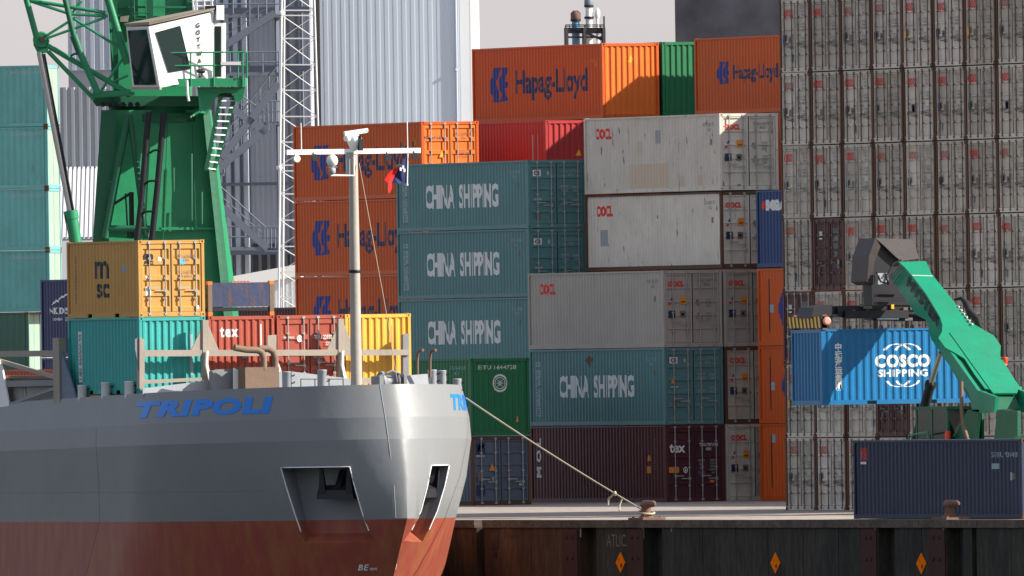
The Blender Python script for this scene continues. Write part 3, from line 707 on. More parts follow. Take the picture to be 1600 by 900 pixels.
# ================================================================ containers ashore
NUM = lambda s, x=1.46, z=.40, w=.72, h=.24: ('door', T(s, .01, .95), x, z, w, h, m_dim)
def oo_side(L, H, top=.83, mat=None):
    return [('side', T('OOCL', .055), .95, H-top, 1.5, .42, mat or m_red), ('side', T('OOLU 837 721\n45G1', 0, 1.0), L-1.55, H-.66, 1.0, .32, m_dim),
            ('side', T('II', .02), L-.95, H-1.18, .22, .22, m_greyst)]
def oo_door(H, mat=None, x=.22, kind=0, num='OOLU 345779 0\n45G1'):
    ms = [('door', T('OOCL', .05), x, H-.62, .66, .21, mat or m_red), ('door', T(num, .01, 1.0), 1.42, H-.60, .82, .26, m_dim)]
    if kind == 0:      # big stack of off-white containers with placards
        ms += [('door', RECT, .72, H-1.28, .26, .27, m_ystick), ('door', RECT, .76, H-1.22, .18, .04, m_dim), ('door', TRI, .30, H-1.14, .14, .13, m_logo), ('door', DISC, .24, H-1.32, .10, .10, m_red),
               ('door', RECT, .22, H-1.80, .28, .28, m_dkst), ('door', RECT, .70, H-1.78, .22, .24, m_greyst), ('door', DISC, .76, H-1.72, .1, .1, m_white),
               ('door', T('MGW\nTARE', .02, 1.0), 1.36, H-1.36, .22, .26, m_dim), ('door', T('67200\n30480\n8380', .0, .9), 1.76, H-1.40, .24, .32, m_dim),
               ('door', T('NET\nCU.CAP', .02, 1.0), 1.36, H-1.86, .28, .26, m_dim), ('door', T('57820\n26230\n2700', .0, .9), 1.76, H-1.92, .24, .32, m_dim)]
    return ms
def cs_side(H, top, h):
    return [('side', T('CHINA  SHIPPING', .035), 2.65, H-top-h, 6.7, h, m_white), ('side', T('中\n国\n海\n运\n集\n团', .02, .95), .55, .35, .42, H-.35-.40, m_faint),
            ('side', T('CCLU 457564\n45G1', 0, 1.0), L40-1.75, H-.66, 1.0, .30, m_faint), ('side', RECT, L40-1.0, H-1.05, .16, .22, m_greyst)]
def cs_door(H):
    return [('door', RECT, .22, H-.60, .34, .24, m_white), ('door', T('CS', .06), .27, H-.56, .24, .16, m_ship), ('door', DISC, .80, H-.58, .12, .18, m_faint),
            ('door', T('CCLU 457564 6\n45G1', .01, 1.0), 1.42, H-.62, .80, .26, m_faint), ('door', T('MGW\nTARE', .02, 1.0), 1.40, H-1.22, .32, .26, m_faint), ('door', T('30480\n3900', .01, 1.0), 1.86, H-1.22, .26, .24, m_faint),
            ('door', T('NET\nCU.CAP', .02, 1.0), 1.40, H-1.72, .28, .26, m_faint), ('door', T('26580\n76.4', .01, 1.0), 1.86, H-1.72, .26, .24, m_faint),
            ('door', RECT, .26, H-1.52, .34, .07, m_faint), ('door', RECT, .34, H-2.2, .18, .24, m_greyst)]
def hl_side(full=True):
    if full: return [('side', HL, 1.60, .80, 1.80, 1.36, m_logo), ('side', T('Hapag-Lloyd', .03), 4.0, .82, 6.7, 1.20, m_navy), ('side', T('HLXU 820', 0), L40-1.2, 2.2, .5, .14, m_ystick), ('side', TRI, L40-.75, 2.05, .12, .22, m_ystick)]
    return [('side', HL, 1.95, 1.15, 1.15, .86, m_logo), ('side', T('Hapag-Lloyd', .03), 3.4, 1.15, 4.0, .72, m_navy)]
DX = 2.525
PY = 42.3; PX = onY(1040, 700, PY).x
HP = 2.92
# column nearest the quay
container('shipping_container', 'long dark maroon container with upright white word, on the ground beside the road', (PX, PY, 0), L40, HC, 'rib', m_maroon, group='containers in the middle stacks', bars=m_bar, door=m_maroond,
    marks=[('side', ('rtext', 'M O L', .04), .50, .95, .42, 1.5, m_white), ('side', TRI, L40-1.75, 1.55, .4, .25, m_ystick), ('side', RECT, L40-1.8, 1.1, .42, .26, m_ystick), ('side', ('rtext', 'TEXU 707119', .0), L40-1.1, 1.2, .16, 1.2, m_greyst),
           ('door', T('tex', .03), .17, HC-1.05, .66, .34, m_white), ('door', RECT, .14, 1.10, .42, .22, m_ystick), ('door', RINGM, .74, 1.08, .18, .24, m_white), ('door', DISC, .80, 1.14, .06, .10, m_white), ('door', T('TEXU 707119 8\n4561', .02, 1.0), 1.42, HC-.98, .78, .28, m_white),
           ('door', T('MAX.GR\nTARE\nNET\nCU.CAP', .0, 1.1), 1.36, 1.05, .28, .56, m_faint), ('door', T('30480 KG\n67200 LB\n3840 KG\n26640 KG\n76.4', .0, .9), 1.84, 1.05, .28, .56, m_faint), ('door', RECT, 1.84, .72, .18, .09, m_ystick)])
container('shipping_container', 'blue-green container with white lettering, between pale grey container above and maroon one below', (PX, PY, HP), L40, HC, 'rib', m_ship, group='containers in the middle stacks', marks=cs_side(HC, 1.0, .86)+cs_door(HC)+[('door', TRI, .27, 1.55, .2, .24, m_ystick), ('side', ('poly', (((0, .6), (.5, 1), (1, .7), (.7, .4), (.6, 0), (.4, .3)),)), 5.0, 2.2, .75, .45, m_iron)])
container('shipping_container', 'clean pale grey container with red letters, resting on the lowest white-lettered blue-green one', (PX, PY, 2*HP), L40, HC, 'flat', m_oog, group='containers in the middle stacks', marks=oo_side(L40, HC)+oo_door(HC))
X1 = PX+DX
where1 = ['bottom of the column', 'second from the ground', 'third from the ground']
for i in range(3):
    container('shipping_container', 'grey container, doors half hidden by the orange stack, '+where1[i], (X1, PY, i*HP), L40, HC, 'flat', [m_oo[1], m_oo[3], m_oog][i], group='containers in the middle stacks', frame=m_rustframe if i == 1 else None, marks=oo_side(L40, HC)+oo_door(HC, m_red, .22, 0, 'OOLU 806612 3\n45G1'))
X1w = onY(1125, 240, PY).x
container('shipping_container', 'rust-streaked off-white container, lower of two, grey patch under its red letters', (X1w, PY, 3*HP+.03), L40, HC, 'flat', m_oow, group='containers in the middle stacks', frame=m_rustframe,
    marks=oo_side(L40, HC)+oo_door(HC)+[('side', RECT, 1.25, .95, .75, .62, m_gpatch)])
container('shipping_container', 'topmost off-white container with large tan patch on its side and sunlit door corner', (X1w, PY, 4*HP+.06), L40, HC, 'flat', m_oow, group='containers in the middle stacks',
    marks=oo_side(L40, HC)+oo_door(HC)+[('side', RECT, 4.0, .14, 3.5, .95, m_patch), ('side', RECT, 4.75, 1.5, .4, .45, m_patch), ('side', RECT, 6.4, 1.85, .4, .5, m_gpatch), ('side', RECT, 8.5, .2, .45, .4, m_patch), ('side', RECT, 10.1, .2, .5, .4, m_patch)])
# orange column standing one bay nearer
OX = PX+DX+.05; OY = onX(1187, 700, OX).y-L40
for i in range(3):
    container('shipping_container', 'orange container left of grey wall, '+['at ground level', 'with a blue emblem edge, second level', 'with a large blue emblem edge, third level'][i], (OX, OY, i*HP), L40, HC, 'rib', m_hap, group='containers in the middle stacks',
              marks=[('side', HL, 1.75+.25*(2-i), .75, 1.80, 1.40, m_logo), ('side', RECT, .95, 1.25 if i != 0 else 2.2, .35, .30, m_faint), ('side', RECT, .92, .5, .05, 2.0, m_dsteel)])
container('shipping_container', 'royal blue container with white letters, on top of the narrow orange column', (OX, OY, 3*HP+.03), L40, HC, 'rib', m_sea, group='containers in the middle stacks',
          marks=[('side', T('seaco', .05), .75, HC-.78, 2.3, .42, m_white), ('side', DISC, .38, HC-.74, .34, .34, m_red)])
# green and blue-grey column behind the bow
GX = onY(736, 640, PY).x
container('shipping_container', 'blue-grey container with yellow and blue sticker, on the ground right of the bow', (GX, PY, 0), L40, ST, 'flat', m_bluegrey, group='containers in the middle stacks', frame=m_rustframe,
    marks=[('door', RECT, .18, ST-.66, .38, .42, m_dkst), ('door', SWOOSH, .20, ST-.60, .34, .32, m_yel), ('door', T('FESCO', .02), .2, ST-.77, .34, .07, m_white), ('door', TRI, .72, 1.30, .26, .28, m_ystick), ('door', RECT, .2, .38, .34, .40, m_dkst), ('door', ('poly', (((0, 1), (.5, 0), (1, 1), (.5, .7)),)), .80, .88, .16, .22, m_faint),
           ('door', RECT, .24, .92, .26, .34, m_greyst), ('door', T('FESU 516044 0\n45G1', 0, 1.0), 1.42, ST-.60, .74, .30, m_dim), ('door', T('MGW\nTARE', .02, 1.), 1.42, 1.3, .26, .26, m_dim), ('door', T('NET\nCU.CAP', .02, 1.), 1.42, .9, .26, .26, m_dim), ('door', RECT, 1.95, .72, .2, .1, m_faint)])
container('shipping_container', 'dark green container with round white star emblem, above the blue-grey one', (GX, PY, ST+.03), L40, HC, 'wall', m_green, group='containers in the middle stacks',
    marks=[('end', T('EITU 1644728', .0), .35, HC-.42, 1.55, .15, m_white), ('end', STAR, .92, HC-1.28, .62, .68, m_white), ('side', T('EITU1644728\n4531', 0, 1.0), L40-2.0, HC-.62, 1.4, .34, m_faint), ('end', TRI, 1.86, .5, .12, .26, m_ystick)])
g2 = onY(645, 640, PY+1)
# second bay: blue-green column
CY = PY+L40+.75; CX = onY(825, 300, CY).x; CP = 2.62
names = ['blue-green container on the ground, hidden behind the maroon one', 'blue-green container one above the ground behind the green star container', 'third container down of the tall blue-green column, just above the green star one', 'second container down of the tall blue-green column with white lettering', 'topmost container of the tall blue-green column, directly below the red one']
for i in range(5):
    container('shipping_container', names[i], (CX, CY, i*CP), L40, 2.608, 'rib', m_ship, group='containers in the middle stacks', marks=(cs_side(ST, .82, .93)+cs_door(ST)) if i > 1 else ())
# third bay
Q = 68.9; QP = 2.955; HQ = 2.943
Q0 = onY(660, 300, Q).x; Q2 = onY(853, 240, Q).x; Q3 = onY(941, 100, Q).x; Q4 = onY(1035, 100, Q).x
labq = ['at the ground, behind the ship', 'second from the ground behind the ship', 'third up, emblem half hidden by ship', 'fourth up, behind the ship\'s mast', 'topmost, with sunlit bright orange doors']
for i in range(5):
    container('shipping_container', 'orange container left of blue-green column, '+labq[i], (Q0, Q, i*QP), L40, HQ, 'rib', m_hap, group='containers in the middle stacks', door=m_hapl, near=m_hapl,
              marks=hl_side()+[('door', T('Hapag-Lloyd', .02), .12, HC-.68, .95, .16, m_navy), ('door', TRI, .75, HC-1.36, .24, .26, m_yel), ('door', TRI, .32, HC-1.2, .14, -.12, m_white), ('door', T('HLXU 805757 2\n45R1', 0, 1.), 1.45, HC-.66, .75, .28, m_greyst), ('door', T('MAX.GROSS 32500\nTARE 3940\nNET 28560', 0, 1.), 1.45, HC-1.35, .75, .3, m_greyst)] if i > 1 else ())
for i in range(5):
    top = i == 4
    container('shipping_container', 'red container with a sunlit ribbed end, between the orange doors and the big off-white one' if top else 'red brown container %s in the hidden column under the red one' % ['at the bottom', 'second', 'third', 'fourth'][i], (Q2, Q, i*QP), L40, HQ, 'wall', m_redc, group='containers in the middle stacks',
              marks=[('end', TRI, 1.30, HC-1.35, .26, .26, m_yel), ('side', RECT, L40-1.3, .8, .05, 1.6, m_faint), ('side', RECT, L40-.8, .8, .05, 1.6, m_faint)] if top else ())
for i in range(6):
    top = i == 5
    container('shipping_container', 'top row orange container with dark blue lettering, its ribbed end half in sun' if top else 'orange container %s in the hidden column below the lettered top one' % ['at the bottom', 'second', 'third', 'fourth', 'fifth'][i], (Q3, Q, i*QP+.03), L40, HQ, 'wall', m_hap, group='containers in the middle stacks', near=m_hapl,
              marks=hl_side()+[('end', TRI, 1.15, HC-.62, .2, .22, m_yel), ('end', RECT, 1.08, HC-.72, .22, .08, m_yel)] if top else ())
for i in range(6):
    top = i == 5
    container('shipping_container', 'green container end wedged between the two top orange ones' if top else 'green container %s in the hidden column below the green top one' % ['at the bottom', 'second', 'third', 'fourth', 'fifth'][i], (Q4, Q, i*QP+.06), L40, HQ, 'wall', m_green, group='containers in the middle stacks', near=m_green)
OO = onY(1085, 100, PY+L40+1.3)
for i in range(6):
    top = i == 5
    container('shipping_container', 'top right orange container with flaking blue lettering beside the grey container wall' if top else 'orange brown container %s in the hidden column at the grey wall' % ['at the bottom', 'second', 'third', 'fourth', 'fifth'][i], (OO.x, OO.y-L40, i*QP-.03), L40, HQ, 'rib', m_hap, group='containers in the middle stacks', marks=hl_side(False) if top else ())
for i in range(6):  # unseen stack, placed so its shadow crosses the off-white doors
    container('shipping_container', 'grey container %s in the stack hidden behind the grey wall' % ['at the bottom', 'second', 'third', 'fourth', 'fifth', 'sixth'][i], (OO.x+.1, OO.y-L40-13.3, i*QP), L40, HC, 'wall', m_oo[1], group='containers hidden behind the wall')
mm = onY(474, 480, 84.0)
for i in range(3):
    container('shipping_container', 'dark maroon container %s' % ['at the ground behind the ship', 'second from the ground behind the ship', 'whose top edge shows between the mast foot and the orange stack'][i], (mm.x+2, 84.0, i*2.55), L40, ST, 'wall', m_maroond, group='containers behind the ship')

# the grey wall: doors face the quay
WX = 4.8; WY = onX(1229, 800, WX).y; WP = 2.566; WD = 2.492
ordn = ['first', 'second', 'third', 'fourth', 'fifth', 'sixth', 'seventh', 'eighth']
lev = ['bottom row', 'second row up', 'third row up', 'fourth row up', 'fifth row up', 'sixth row up', 'top row']
wr = random.Random(4)
for k in range(8):
    for j in range(7):
        mar = (j, k) in ((3, 1), (2, 0), (1, 3))
        body = m_maroon if mar else wr.choice(m_oo)
        H = ST; ms = []; H = 2.54 if k else 2.556
        if mar:
            ms = [('door', T('tex', .03), .42, H-.62, .3, .2, m_white), ('door', RECT, .42, H-.74, .26, .05, m_white), ('door', T('TEXU 4128\n2 30480\n67200\n3700', 0, 1.05), 1.45, H-1.35, .62, 1.0, m_faint), ('door', RECT, .30, H-2.05, .16, .34, m_faint), ('door', RECT, 1.9, H-1.75, .14, .28, m_faint)]
        else:
            red = m_redf if wr.random() < .35 else m_red; ms = [('door', T('OOCL', .05, 1, 1.15), .16+wr.choice((0, .04, .12)), H-.62+wr.choice((0, .05)), .74, .29, red),
                  ('door', T(wr.choice(('OOLU 724\n831 4\n4310', 'OOLU 719\n620 1\n4310', 'OOLU 803\n155 7\n42G1')), .01, 1.0), 1.62, H-.60, .5, .36, m_dim),
                  ('door', T('MGW\nTARE', .03, 1.1), 1.33, H-1.10, .2, .28, m_dim), ('door', T('67200\n30480\n8380', .01, 1.0), 1.72, H-1.12, .3, .30, m_dim),
                  ('door', T('NET\nCU.CAP', .03, 1.1), 1.33, H-1.60, .2, .28, m_dim), ('door', T('57820\n26230\n2700', .01, 1.0), 1.72, H-1.62, .3, .30, m_dim)]
            st = wr.random()
            if st < .62: ms.append(('door', RECT, .20 if wr.random() < .85 else .6, H-1.53, .24, .28, m_dkst))
            elif st < .85: ms.append(('door', RECT, .20, H-1.53, .24, .28, wr.choice((m_bluegrey, m_logo, m_yel, m_bluegrey))))
            if wr.random() < .7: ms.append(('door', RECT, .68, H-1.54, .22, .24, m_greyst))
            if wr.random() < .6: ms.append(('door', TRI, .24, H-1.06, .12, .13, m_logo))
            if wr.random() < .3: ms.append(('door', DISC, .76, H-1.46, .09, .09, m_white))
            if wr.random() < .25: ms.append(('door', RECT, wr.choice((.35, .8, 1.9)), .35, .16, .34, m_faint))
        if j == 4 and k == 5: ms[-1] = ('door', RECT, .22, H-1.53, .16, .28, m_yel)
        col_ = 'maroon container, white letters' if mar else 'pale grey container, red letters'
        extra = ''
        if (j, k) == (0, 2): extra = ', behind the dark blue container'
        container('shipping_container', '%s, %s from left in %s of big wall' % (col_, ordn[k], lev[j]),
                  (WX+wr.uniform(-.03, .03), WY-k*WD+wr.uniform(-.012, .012), j*WP), L40, H, 'flat', body, rz=-math.pi/2, group='doors of the big container wall', frame=body, post=m_rustframe if not mar else m_maroon,
                  cast=m_cast, bars=wr.choice((m_dbar, m_dbar, m_dbar, m_bar)), marks=ms)
# dark blue container by the quay edge
BX = QX+2.2; BY = onX(1598, 800, BX).y
container('shipping_container', 'dark blue long container with small red sticker, on the quay edge at right', (BX, BY, .015), L40, ST, 'rib', m_dblue, rz=R(1.2), frame=None, cast=m_cast,
          marks=[('side', RECT, .45, 1.92, .52, .42, m_redc), ('side', T('T1', .03), .50, 1.98, .40, .22, m_white), ('side', RECT, .45, 1.80, .46, .08, m_white), ('side', T('SUDU 9084 8', .0), L40-2.2, 2.0, 1.8, .17, m_faint), ('side', RECT, L40-2.2, 1.62, .55, .18, m_faint), ('side', RECT, L40-.95, 1.25, .2, .26, m_faint), ('side', RECT, L40-.75, 1.28, .18, .2, m_greyst)])
p_ = MB(); p_.box(BX-.012, BY+.0, .12, BX-.006, BY+.12, 2.5); 
# left stack of blue-green containers, turned towards the viewer
tv = 975.0; P0 = onV(80, 600, tv); rz = R(79)-PHI
lt = ['at the bottom', 'second from the ground', 'third from the ground', 'fourth from the ground', 'third from the top', 'second from the top', 'topmost']
for i in range(7):
    low = i < 3
    Pp = onV(46 if low else 80, 600, tv); 
    container('shipping_container', ('old container low in the left stack, ' if low else 'weathered teal container in the stack left of the crane, ')+lt[i], (Pp.x, Pp.y, i*2.61), L40, 2.598, 'plain', (m_dgreen if i == 2 else m_redc) if low else m_tealw, rz=rz, group='containers stacked at the left edge', door=m_pale, near=m_pale, bars=m_pale, frame=m_tealw if not low else m_dgreen, cast=m_cast,
              marks=() if low else [('side', T('CAIU 458210 4', .02), L40-1.75, ST-.36, 1.45, .14, m_faint)])
nk = onX(64, 520, 2.0)
for i in range(3):
    container('shipping_container', 'navy blue container stack behind the ship, container %s' % ['at the ground', 'second level', 'top of its stack'][i], (2.0, nk.y-L40, i*2.93-.05), L40, HC, 'rib', m_nk, group='navy containers behind the ship',
              marks=[('side', MOUNT, .9, HC-.95, 1.6, .45, m_white), ('side', T('NK DISTRI', .03), .72, HC-1.30, 2.6, .25, m_white), ('side', T('30480  2900', .0), 1.0, HC-1.55, 2.0, .12, m_white)] if i == 2 else ())

# ================================================================ containers on the ship
SP = onX(214, 375, -28.7); SY = SP.y; SX = [-28.66, -26.10, -23.56, -21.02]; SZ = 4.47
gS = 'containers in the ship\'s hold'
def hold(i, j): return (SX[i], SY, SZ+(j)*2.6)
container('shipping_container', 'teal container with an upright white number strip, under the ochre one on the ship', hold(0, 0), L20, ST, 'wall', m_teal, group=gS, marks=[('side', RECT, .85, .42, .30, 1.72, m_white), ('side', ('rtext', 'UES 820200 22', .03), .89, .50, .22, 1.56, m_black), ('end', RECT, 1.86, .6, .12, 1.4, m_faint)])
container('shipping_container', 'ochre container with black lettering and sunlit doors, topmost box on the ship', hold(0, 1), L20, ST, 'rib4', m_msc, group=gS, bars=m_bar,
    marks=[('side', T('m', .03), 2.30, 1.32, 1.15, .60, m_black), ('side', T('sc', .03), 2.42, .66, 1.05, .50, m_black), ('side', ('rtext', 'MEDITERRANEAN', 0), .62, .5, .12, 1.6, m_dim), ('side', DISC, 4.6, 1.55, .3, .2, m_cyan),
           ('door', T('m', .06), .20, ST-.66, .36, .2, m_black), ('door', T('sc', .06), .22, ST-.84, .34, .15, m_black), ('door', DISC, .72, ST-.72, .15, .15, m_white), ('door', DISC, 1.55, ST-.84, .2, .2, m_cyan), ('door', T('MEDU 803844\n2261', 0, 1.), 1.40, ST-.72, .74, .22, m_dim),
           ('door', RECT, .26, .72, .2, .3, m_white), ('door', TRI, .25, 1.38, .14, -.12, m_white), ('door', RECT, 2.1, .25, .12, .12, m_white), ('door', T('MAX.GR 30480 KG\nTARE 2200 KG\nNET 28280 KG', 0, 1.), 1.46, 1.32, .6, .24, m_dim)])
container('shipping_container', 'brick red container with white-lettered ribbed end, under the blue rack on the ship', hold(1, 0), L20, ST, 'wall', m_rbrick, group=gS, marks=[('end', T('tex', .03), .42, ST-.72, .72, .35, m_white), ('end', RECT, 1.92, .8, .05, 1.5, m_white), ('end', DISC, 1.25, 1.15, .2, .2, m_cyan)])
container('shipping_container', 'brick red container with closed ribbed doors on the ship, left of the yellow one', hold(2, 0), L20, ST, 'rib4', m_rbrick, group=gS, bars=m_bar,
    marks=[('door', RINGM, .74, ST-.92, .2, .24, m_white), ('door', RECT, .80, ST-.86, .08, .12, m_white), ('door', T('WILLMANS', .02), .24, ST-.80, .4, .08, m_white), ('door', T('TRIU 229702', .02), 1.38, ST-.84, .74, .16, m_white), ('door', T('2251', .02), 1.8, ST-1.04, .22, .12, m_white), ('door', T('MAX.GR 24000 KGS\n52910 LBS', .0, 1.), 1.36, 1.0, .4, .2, m_white), ('door', RECT, .95, .22, .4, .3, m_faint)])
container('shipping_container', 'yellow container with sunlit ribbed end on the ship, behind the mast', hold(3, 0), L20, ST, 'wall', m_yellow, group=gS, marks=[('end', DISC, 1.50, 1.15, .2, .22, m_cyan), ('end', RECT, 1.72, .7, .03, 1.5, m_dim)])
for i, (mm_, nm) in enumerate(((m_msc, 'ochre'), (m_rbrick, 'brick red'), (m_dblue, 'dark blue'), (m_teal, 'teal'))):
    container('shipping_container', nm+' container down in the ship\'s hold below the '+['teal one', 'white lettered red one', 'red doors', 'yellow one'][i], (SX[i], SY, SZ-2.61), L20, ST, 'wall', mm_, group=gS)
# folded flat rack on the red box
fr_ = thing('flat_rack', 'low blue folded flat rack with orange corner posts, lying on the red lettered box', 'flat rack', hold(1, 1), 0, world_parts=False)
p_ = MB(); p_.box(.14, .01, .30, CW-.14, .10, 1.12); p_.box(.14, .2, .62, CW-.14, L20-.2, .70); p_.build('end_panel', m_bluegrey if False else paint('worn_blue_panel', (.03, .045, .11), dirt=.7, rust=.35, rthr=.54), fr_)
p_ = MB(); p_.box(.14, .04, .16, CW-.14, L20-.04, .28); p_.build('deck', m_dsteel, fr_)
for x in (0, CW-.15):
    for y in (0, L20-.16):
        p_ = MB(); p_.box(x, y, 0, x+.15, y+.16, 1.16); p_.build('corner_post', m_rustpipe, fr_)
        for z in (0, 1.05):
            c_ = MB(); c_.box(x-.006, y-.006, z, x+.156, y+.16, z+.118); c_.build('corner_casting', m_hapl, fr_)
p_ = MB()
for k in range(6): p_.box(.9+k*.12, .0, 1.13, .96+k*.12, .12, 1.17)
p_.build('lashing_slot', m_hapl, fr_)
rb = onX(60, 576, -26.0)
container('shipping_container', 'red container lying low in the ship\'s hold behind the grey rail at the left edge', (-27.2, SY+L20+1.2, onX(60, 577, -27.2).z-ST), L40, ST, 'wall', m_rbrick, group=gS)
# ================================================================ ship
XC = -23.6; YB = -42.7
def sheer(z, y): return z - max(0, min(1.0, (y+42)/28.0))*.60*(z/4.68 if z > 0 else 0) if z > 2 else z
LV = [  # z, half beam, shoulder y, nose length, exponents
    (-6.0, 5.3, -29.5, 9.8, 1.15, 1.75), (-1.69, 5.6, -31, 10.5, 1.15, 1.85), (.18, 5.55, -32, 10.65, 1.2, 1.85), (1.5, 5.66, -32.5, 10.1, 1.34, 1.95),
    (2.84, 5.72, -33, 9.25, 1.52, 1.95), (3.58, 5.63, -33, 9.05, 1.62, 1.95), (4.68, 5.36, -33, 8.7, 1.68, 1.95)]
KH = 90
def hullrow(lv):
    z, b, ys, L, n, m = lv; P = []
    for i in range(KH+1):
        x = b*math.sin(i/KH*math.pi/2); P.append((x, ys-L*max(0, 1-(x/b)**n)**(1/m)))
    for y in (-26, -20, -14, -8, 0, 20, 60): P.append((b, y))
    return P                                  # from stem to stern, half breadth
def hullz(z):
    for i in range(len(LV)-1):
        if LV[i][0] <= z <= LV[i+1][0]:
            f = (z-LV[i][0])/(LV[i+1][0]-LV[i][0]); a, b = hullrow(LV[i]), hullrow(LV[i+1])
            return [(p[0]*(1-f)+q[0]*f, p[1]*(1-f)+q[1]*f) for p, q in zip(a, b)]
rows = [hullrow(l) for l in LV]; nh = len(rows[0])
bm = bmesh.new(); G = []
def add_row(row, zf):
    r = [bm.verts.new((XC-x, y, zf(y))) for x, y in reversed(row)] + [bm.verts.new((XC+x, y, zf(y))) for x, y in row[1:]]
    G.append(r)
for l, row in zip(LV, rows): add_row(row, lambda y, z=l[0]: sheer(z, y))
top = rows[-1]
inn = [(x*.97, y+.16 if y < -20 else y) for x, y in top]
add_row(inn, lambda y: sheer(4.68, y)); add_row(inn, lambda y: sheer(4.68, y)-.55)
for a, b in zip(G[:-1], G[1:]):
    for i in range(len(a)-1): bm.faces.new((a[i], a[i+1], b[i+1], b[i]))
    bm.faces.new((a[-1], a[0], b[0], b[-1]))
for r, fl in ((G[0], True), (G[-1], False)):
    n = len(r)
    for i in range(n//2):
        a, b, c, d = r[i], r[i+1], r[n-2-i], r[n-1-i]
        vs = [a, b, c, d] if b is not c else [a, b, d]
        try: bm.faces.new(vs)
        except ValueError: pass
bmesh.ops.recalc_face_normals(bm, faces=bm.faces[:])
hme = bpy.data.meshes.new('hull'); bm.to_mesh(hme); bm.free()
hob = bpy.data.objects.new('hull_tmp', hme); COL.objects.link(hob)
def polyat(z, side):
    return [Vector((XC+side*x, y, 0)) for x, y in hullz(z)]
def arcpt(poly, s):
    for i in range(len(poly)-1):
        l = (poly[i+1]-poly[i]).length
        if s <= l or i == len(poly)-2:
            d = (poly[i+1]-poly[i])/l; return poly[i]+d*s, d
        s -= l
def proj(p):
    u = p.x*cP-p.y*sP; v = D0+p.x*sP+p.y*cP; a = u/v*F; b = BH-(p.z-EYE)/v*F
    return 800+a+ROLL*b, 450+b-ROLL*a
def arc_px(poly, z, px, smax=16.0):
    best = None; s = 0
    while s < smax:
        p, d = arcpt(poly, s); x = proj(Vector((p.x, p.y, sheer(z, p.y))))[0]
        if best is None or abs(x-px) < best[0]: best = (abs(x-px), s)
        s += .02
    return best[1]
cut = MB()
def pocket(side, s, z0, z1, w, dep, shear_, par_rims):
    poly = polyat(1.2, side); p, d = arcpt(poly, s)           # d points aft
    n = Vector((side*abs(d.y), -abs(d.x), 0)).normalized(); n = n if n.dot(Vector((side, -1, 0))) > 0 else -n
    up = Vector((0, 0, 1)); q = lambda a, o, z: p+d*(a-shear_*(z1-z))+n*o+up*z
    # floor slopes outwards and down
    pts = [q(-w/2, 1.1, z0-.75), q(w/2, 1.1, z0-.75), q(w/2, -dep, z0+.75), q(-w/2, -dep, z0+.75), q(-w/2, 1.1, z1), q(w/2, 1.1, z1), q(w/2, -dep, z1), q(-w/2, -dep, z1)]
    c = MB(); c.hexa(pts); return c, q, d, n
poc = []
for side, px, w in ((-1, 494, 2.5), (1, 687, 1.5)):
    s = arc_px(polyat(1.2, side), 1.2, px, 9); poc.append((side,)+pocket(side, s, -1.05, 1.93, w, 1.0, .22 if side < 0 else .42, None)+(w,))
def boolean(ob, mb):
    me = mb.mesh('cutter'); co = bpy.data.objects.new('cutter', me); COL.objects.link(co)
    md = ob.modifiers.new('b', 'BOOLEAN'); md.operation = 'DIFFERENCE'; md.solver = 'EXACT'; md.object = co
    dg = bpy.context.evaluated_depsgraph_get(); nm = bpy.data.meshes.new_from_object(ob.evaluated_get(dg))
    ob.modifiers.remove(md); ob.data = nm; bpy.data.objects.remove(co)
hob.update_tag(); bpy.context.view_layer.update()
for pk in poc: boolean(hob, pk[1]); bpy.context.view_layer.update()
hc = MB(); hc.box(XC-5.2, SY-.25, .6, XC+5.2, 58, 9); boolean(hob, hc); bpy.context.view_layer.update()
hme = hob.data; hme.materials.clear(); bpy.data.objects.remove(hob)
bm = bmesh.new(); bm.from_mesh(hme); bmesh.ops.remove_doubles(bm, verts=bm.verts[:], dist=1e-4); bm.to_mesh(hme); bm.free()
for p_ in hme.polygons: p_.use_smooth = True
hme.set_sharp_from_angle(angle=R(24))
sh = hme.attributes.get('sharp_edge') or hme.attributes.new('sharp_edge', 'BOOLEAN', 'EDGE')
for e in hme.edges:
    a_, b_ = hme.vertices[e.vertices[0]].co, hme.vertices[e.vertices[1]].co
    for zl in (2.84, 3.58, 4.68):
        if abs(a_.z-sheer(zl, a_.y)) < .004 and abs(b_.z-sheer(zl, b_.y)) < .004: sh.data[e.index].value = True
# hull paint: grey topsides, red brown below the painted line
m_hull, nt, bs = _mat('hull_paint'); L = nt.links; tc = N(nt, 'ShaderNodeTexCoord'); sx = N(nt, 'ShaderNodeSeparateXYZ'); L.new(tc.outputs['Object'], sx.inputs[0])
lt_ = N(nt, 'ShaderNodeMath', operation='LESS_THAN'); lt_.inputs[1].default_value = .15; L.new(sx.outputs['Z'], lt_.inputs[0])
n1 = N(nt, 'ShaderNodeTexNoise'); n1.inputs['Scale'].default_value = .5; n1.inputs['Detail'].default_value = 8; n1.inputs['Roughness'].default_value = .6
mp = N(nt, 'ShaderNodeMapping'); mp.inputs['Scale'].default_value = (1, 1, .5); L.new(tc.outputs['Object'], mp.inputs[0]); L.new(mp.outputs[0], n1.inputs['Vector'])
g1 = N(nt, 'ShaderNodeMix', data_type='RGBA'); g1.inputs[6].default_value = (.225, .23, .235, 1); g1.inputs[7].default_value = (.175, .185, .195, 1); L.new(n1.outputs['Fac'], g1.inputs[0])
n2 = N(nt, 'ShaderNodeTexNoise'); n2.inputs['Scale'].default_value = 2.2; n2.inputs['Detail'].default_value = 8
mp2 = N(nt, 'ShaderNodeMapping'); mp2.inputs['Scale'].default_value = (1, 1, .22); L.new(tc.outputs['Object'], mp2.inputs[0]); L.new(mp2.outputs[0], n2.inputs['Vector'])
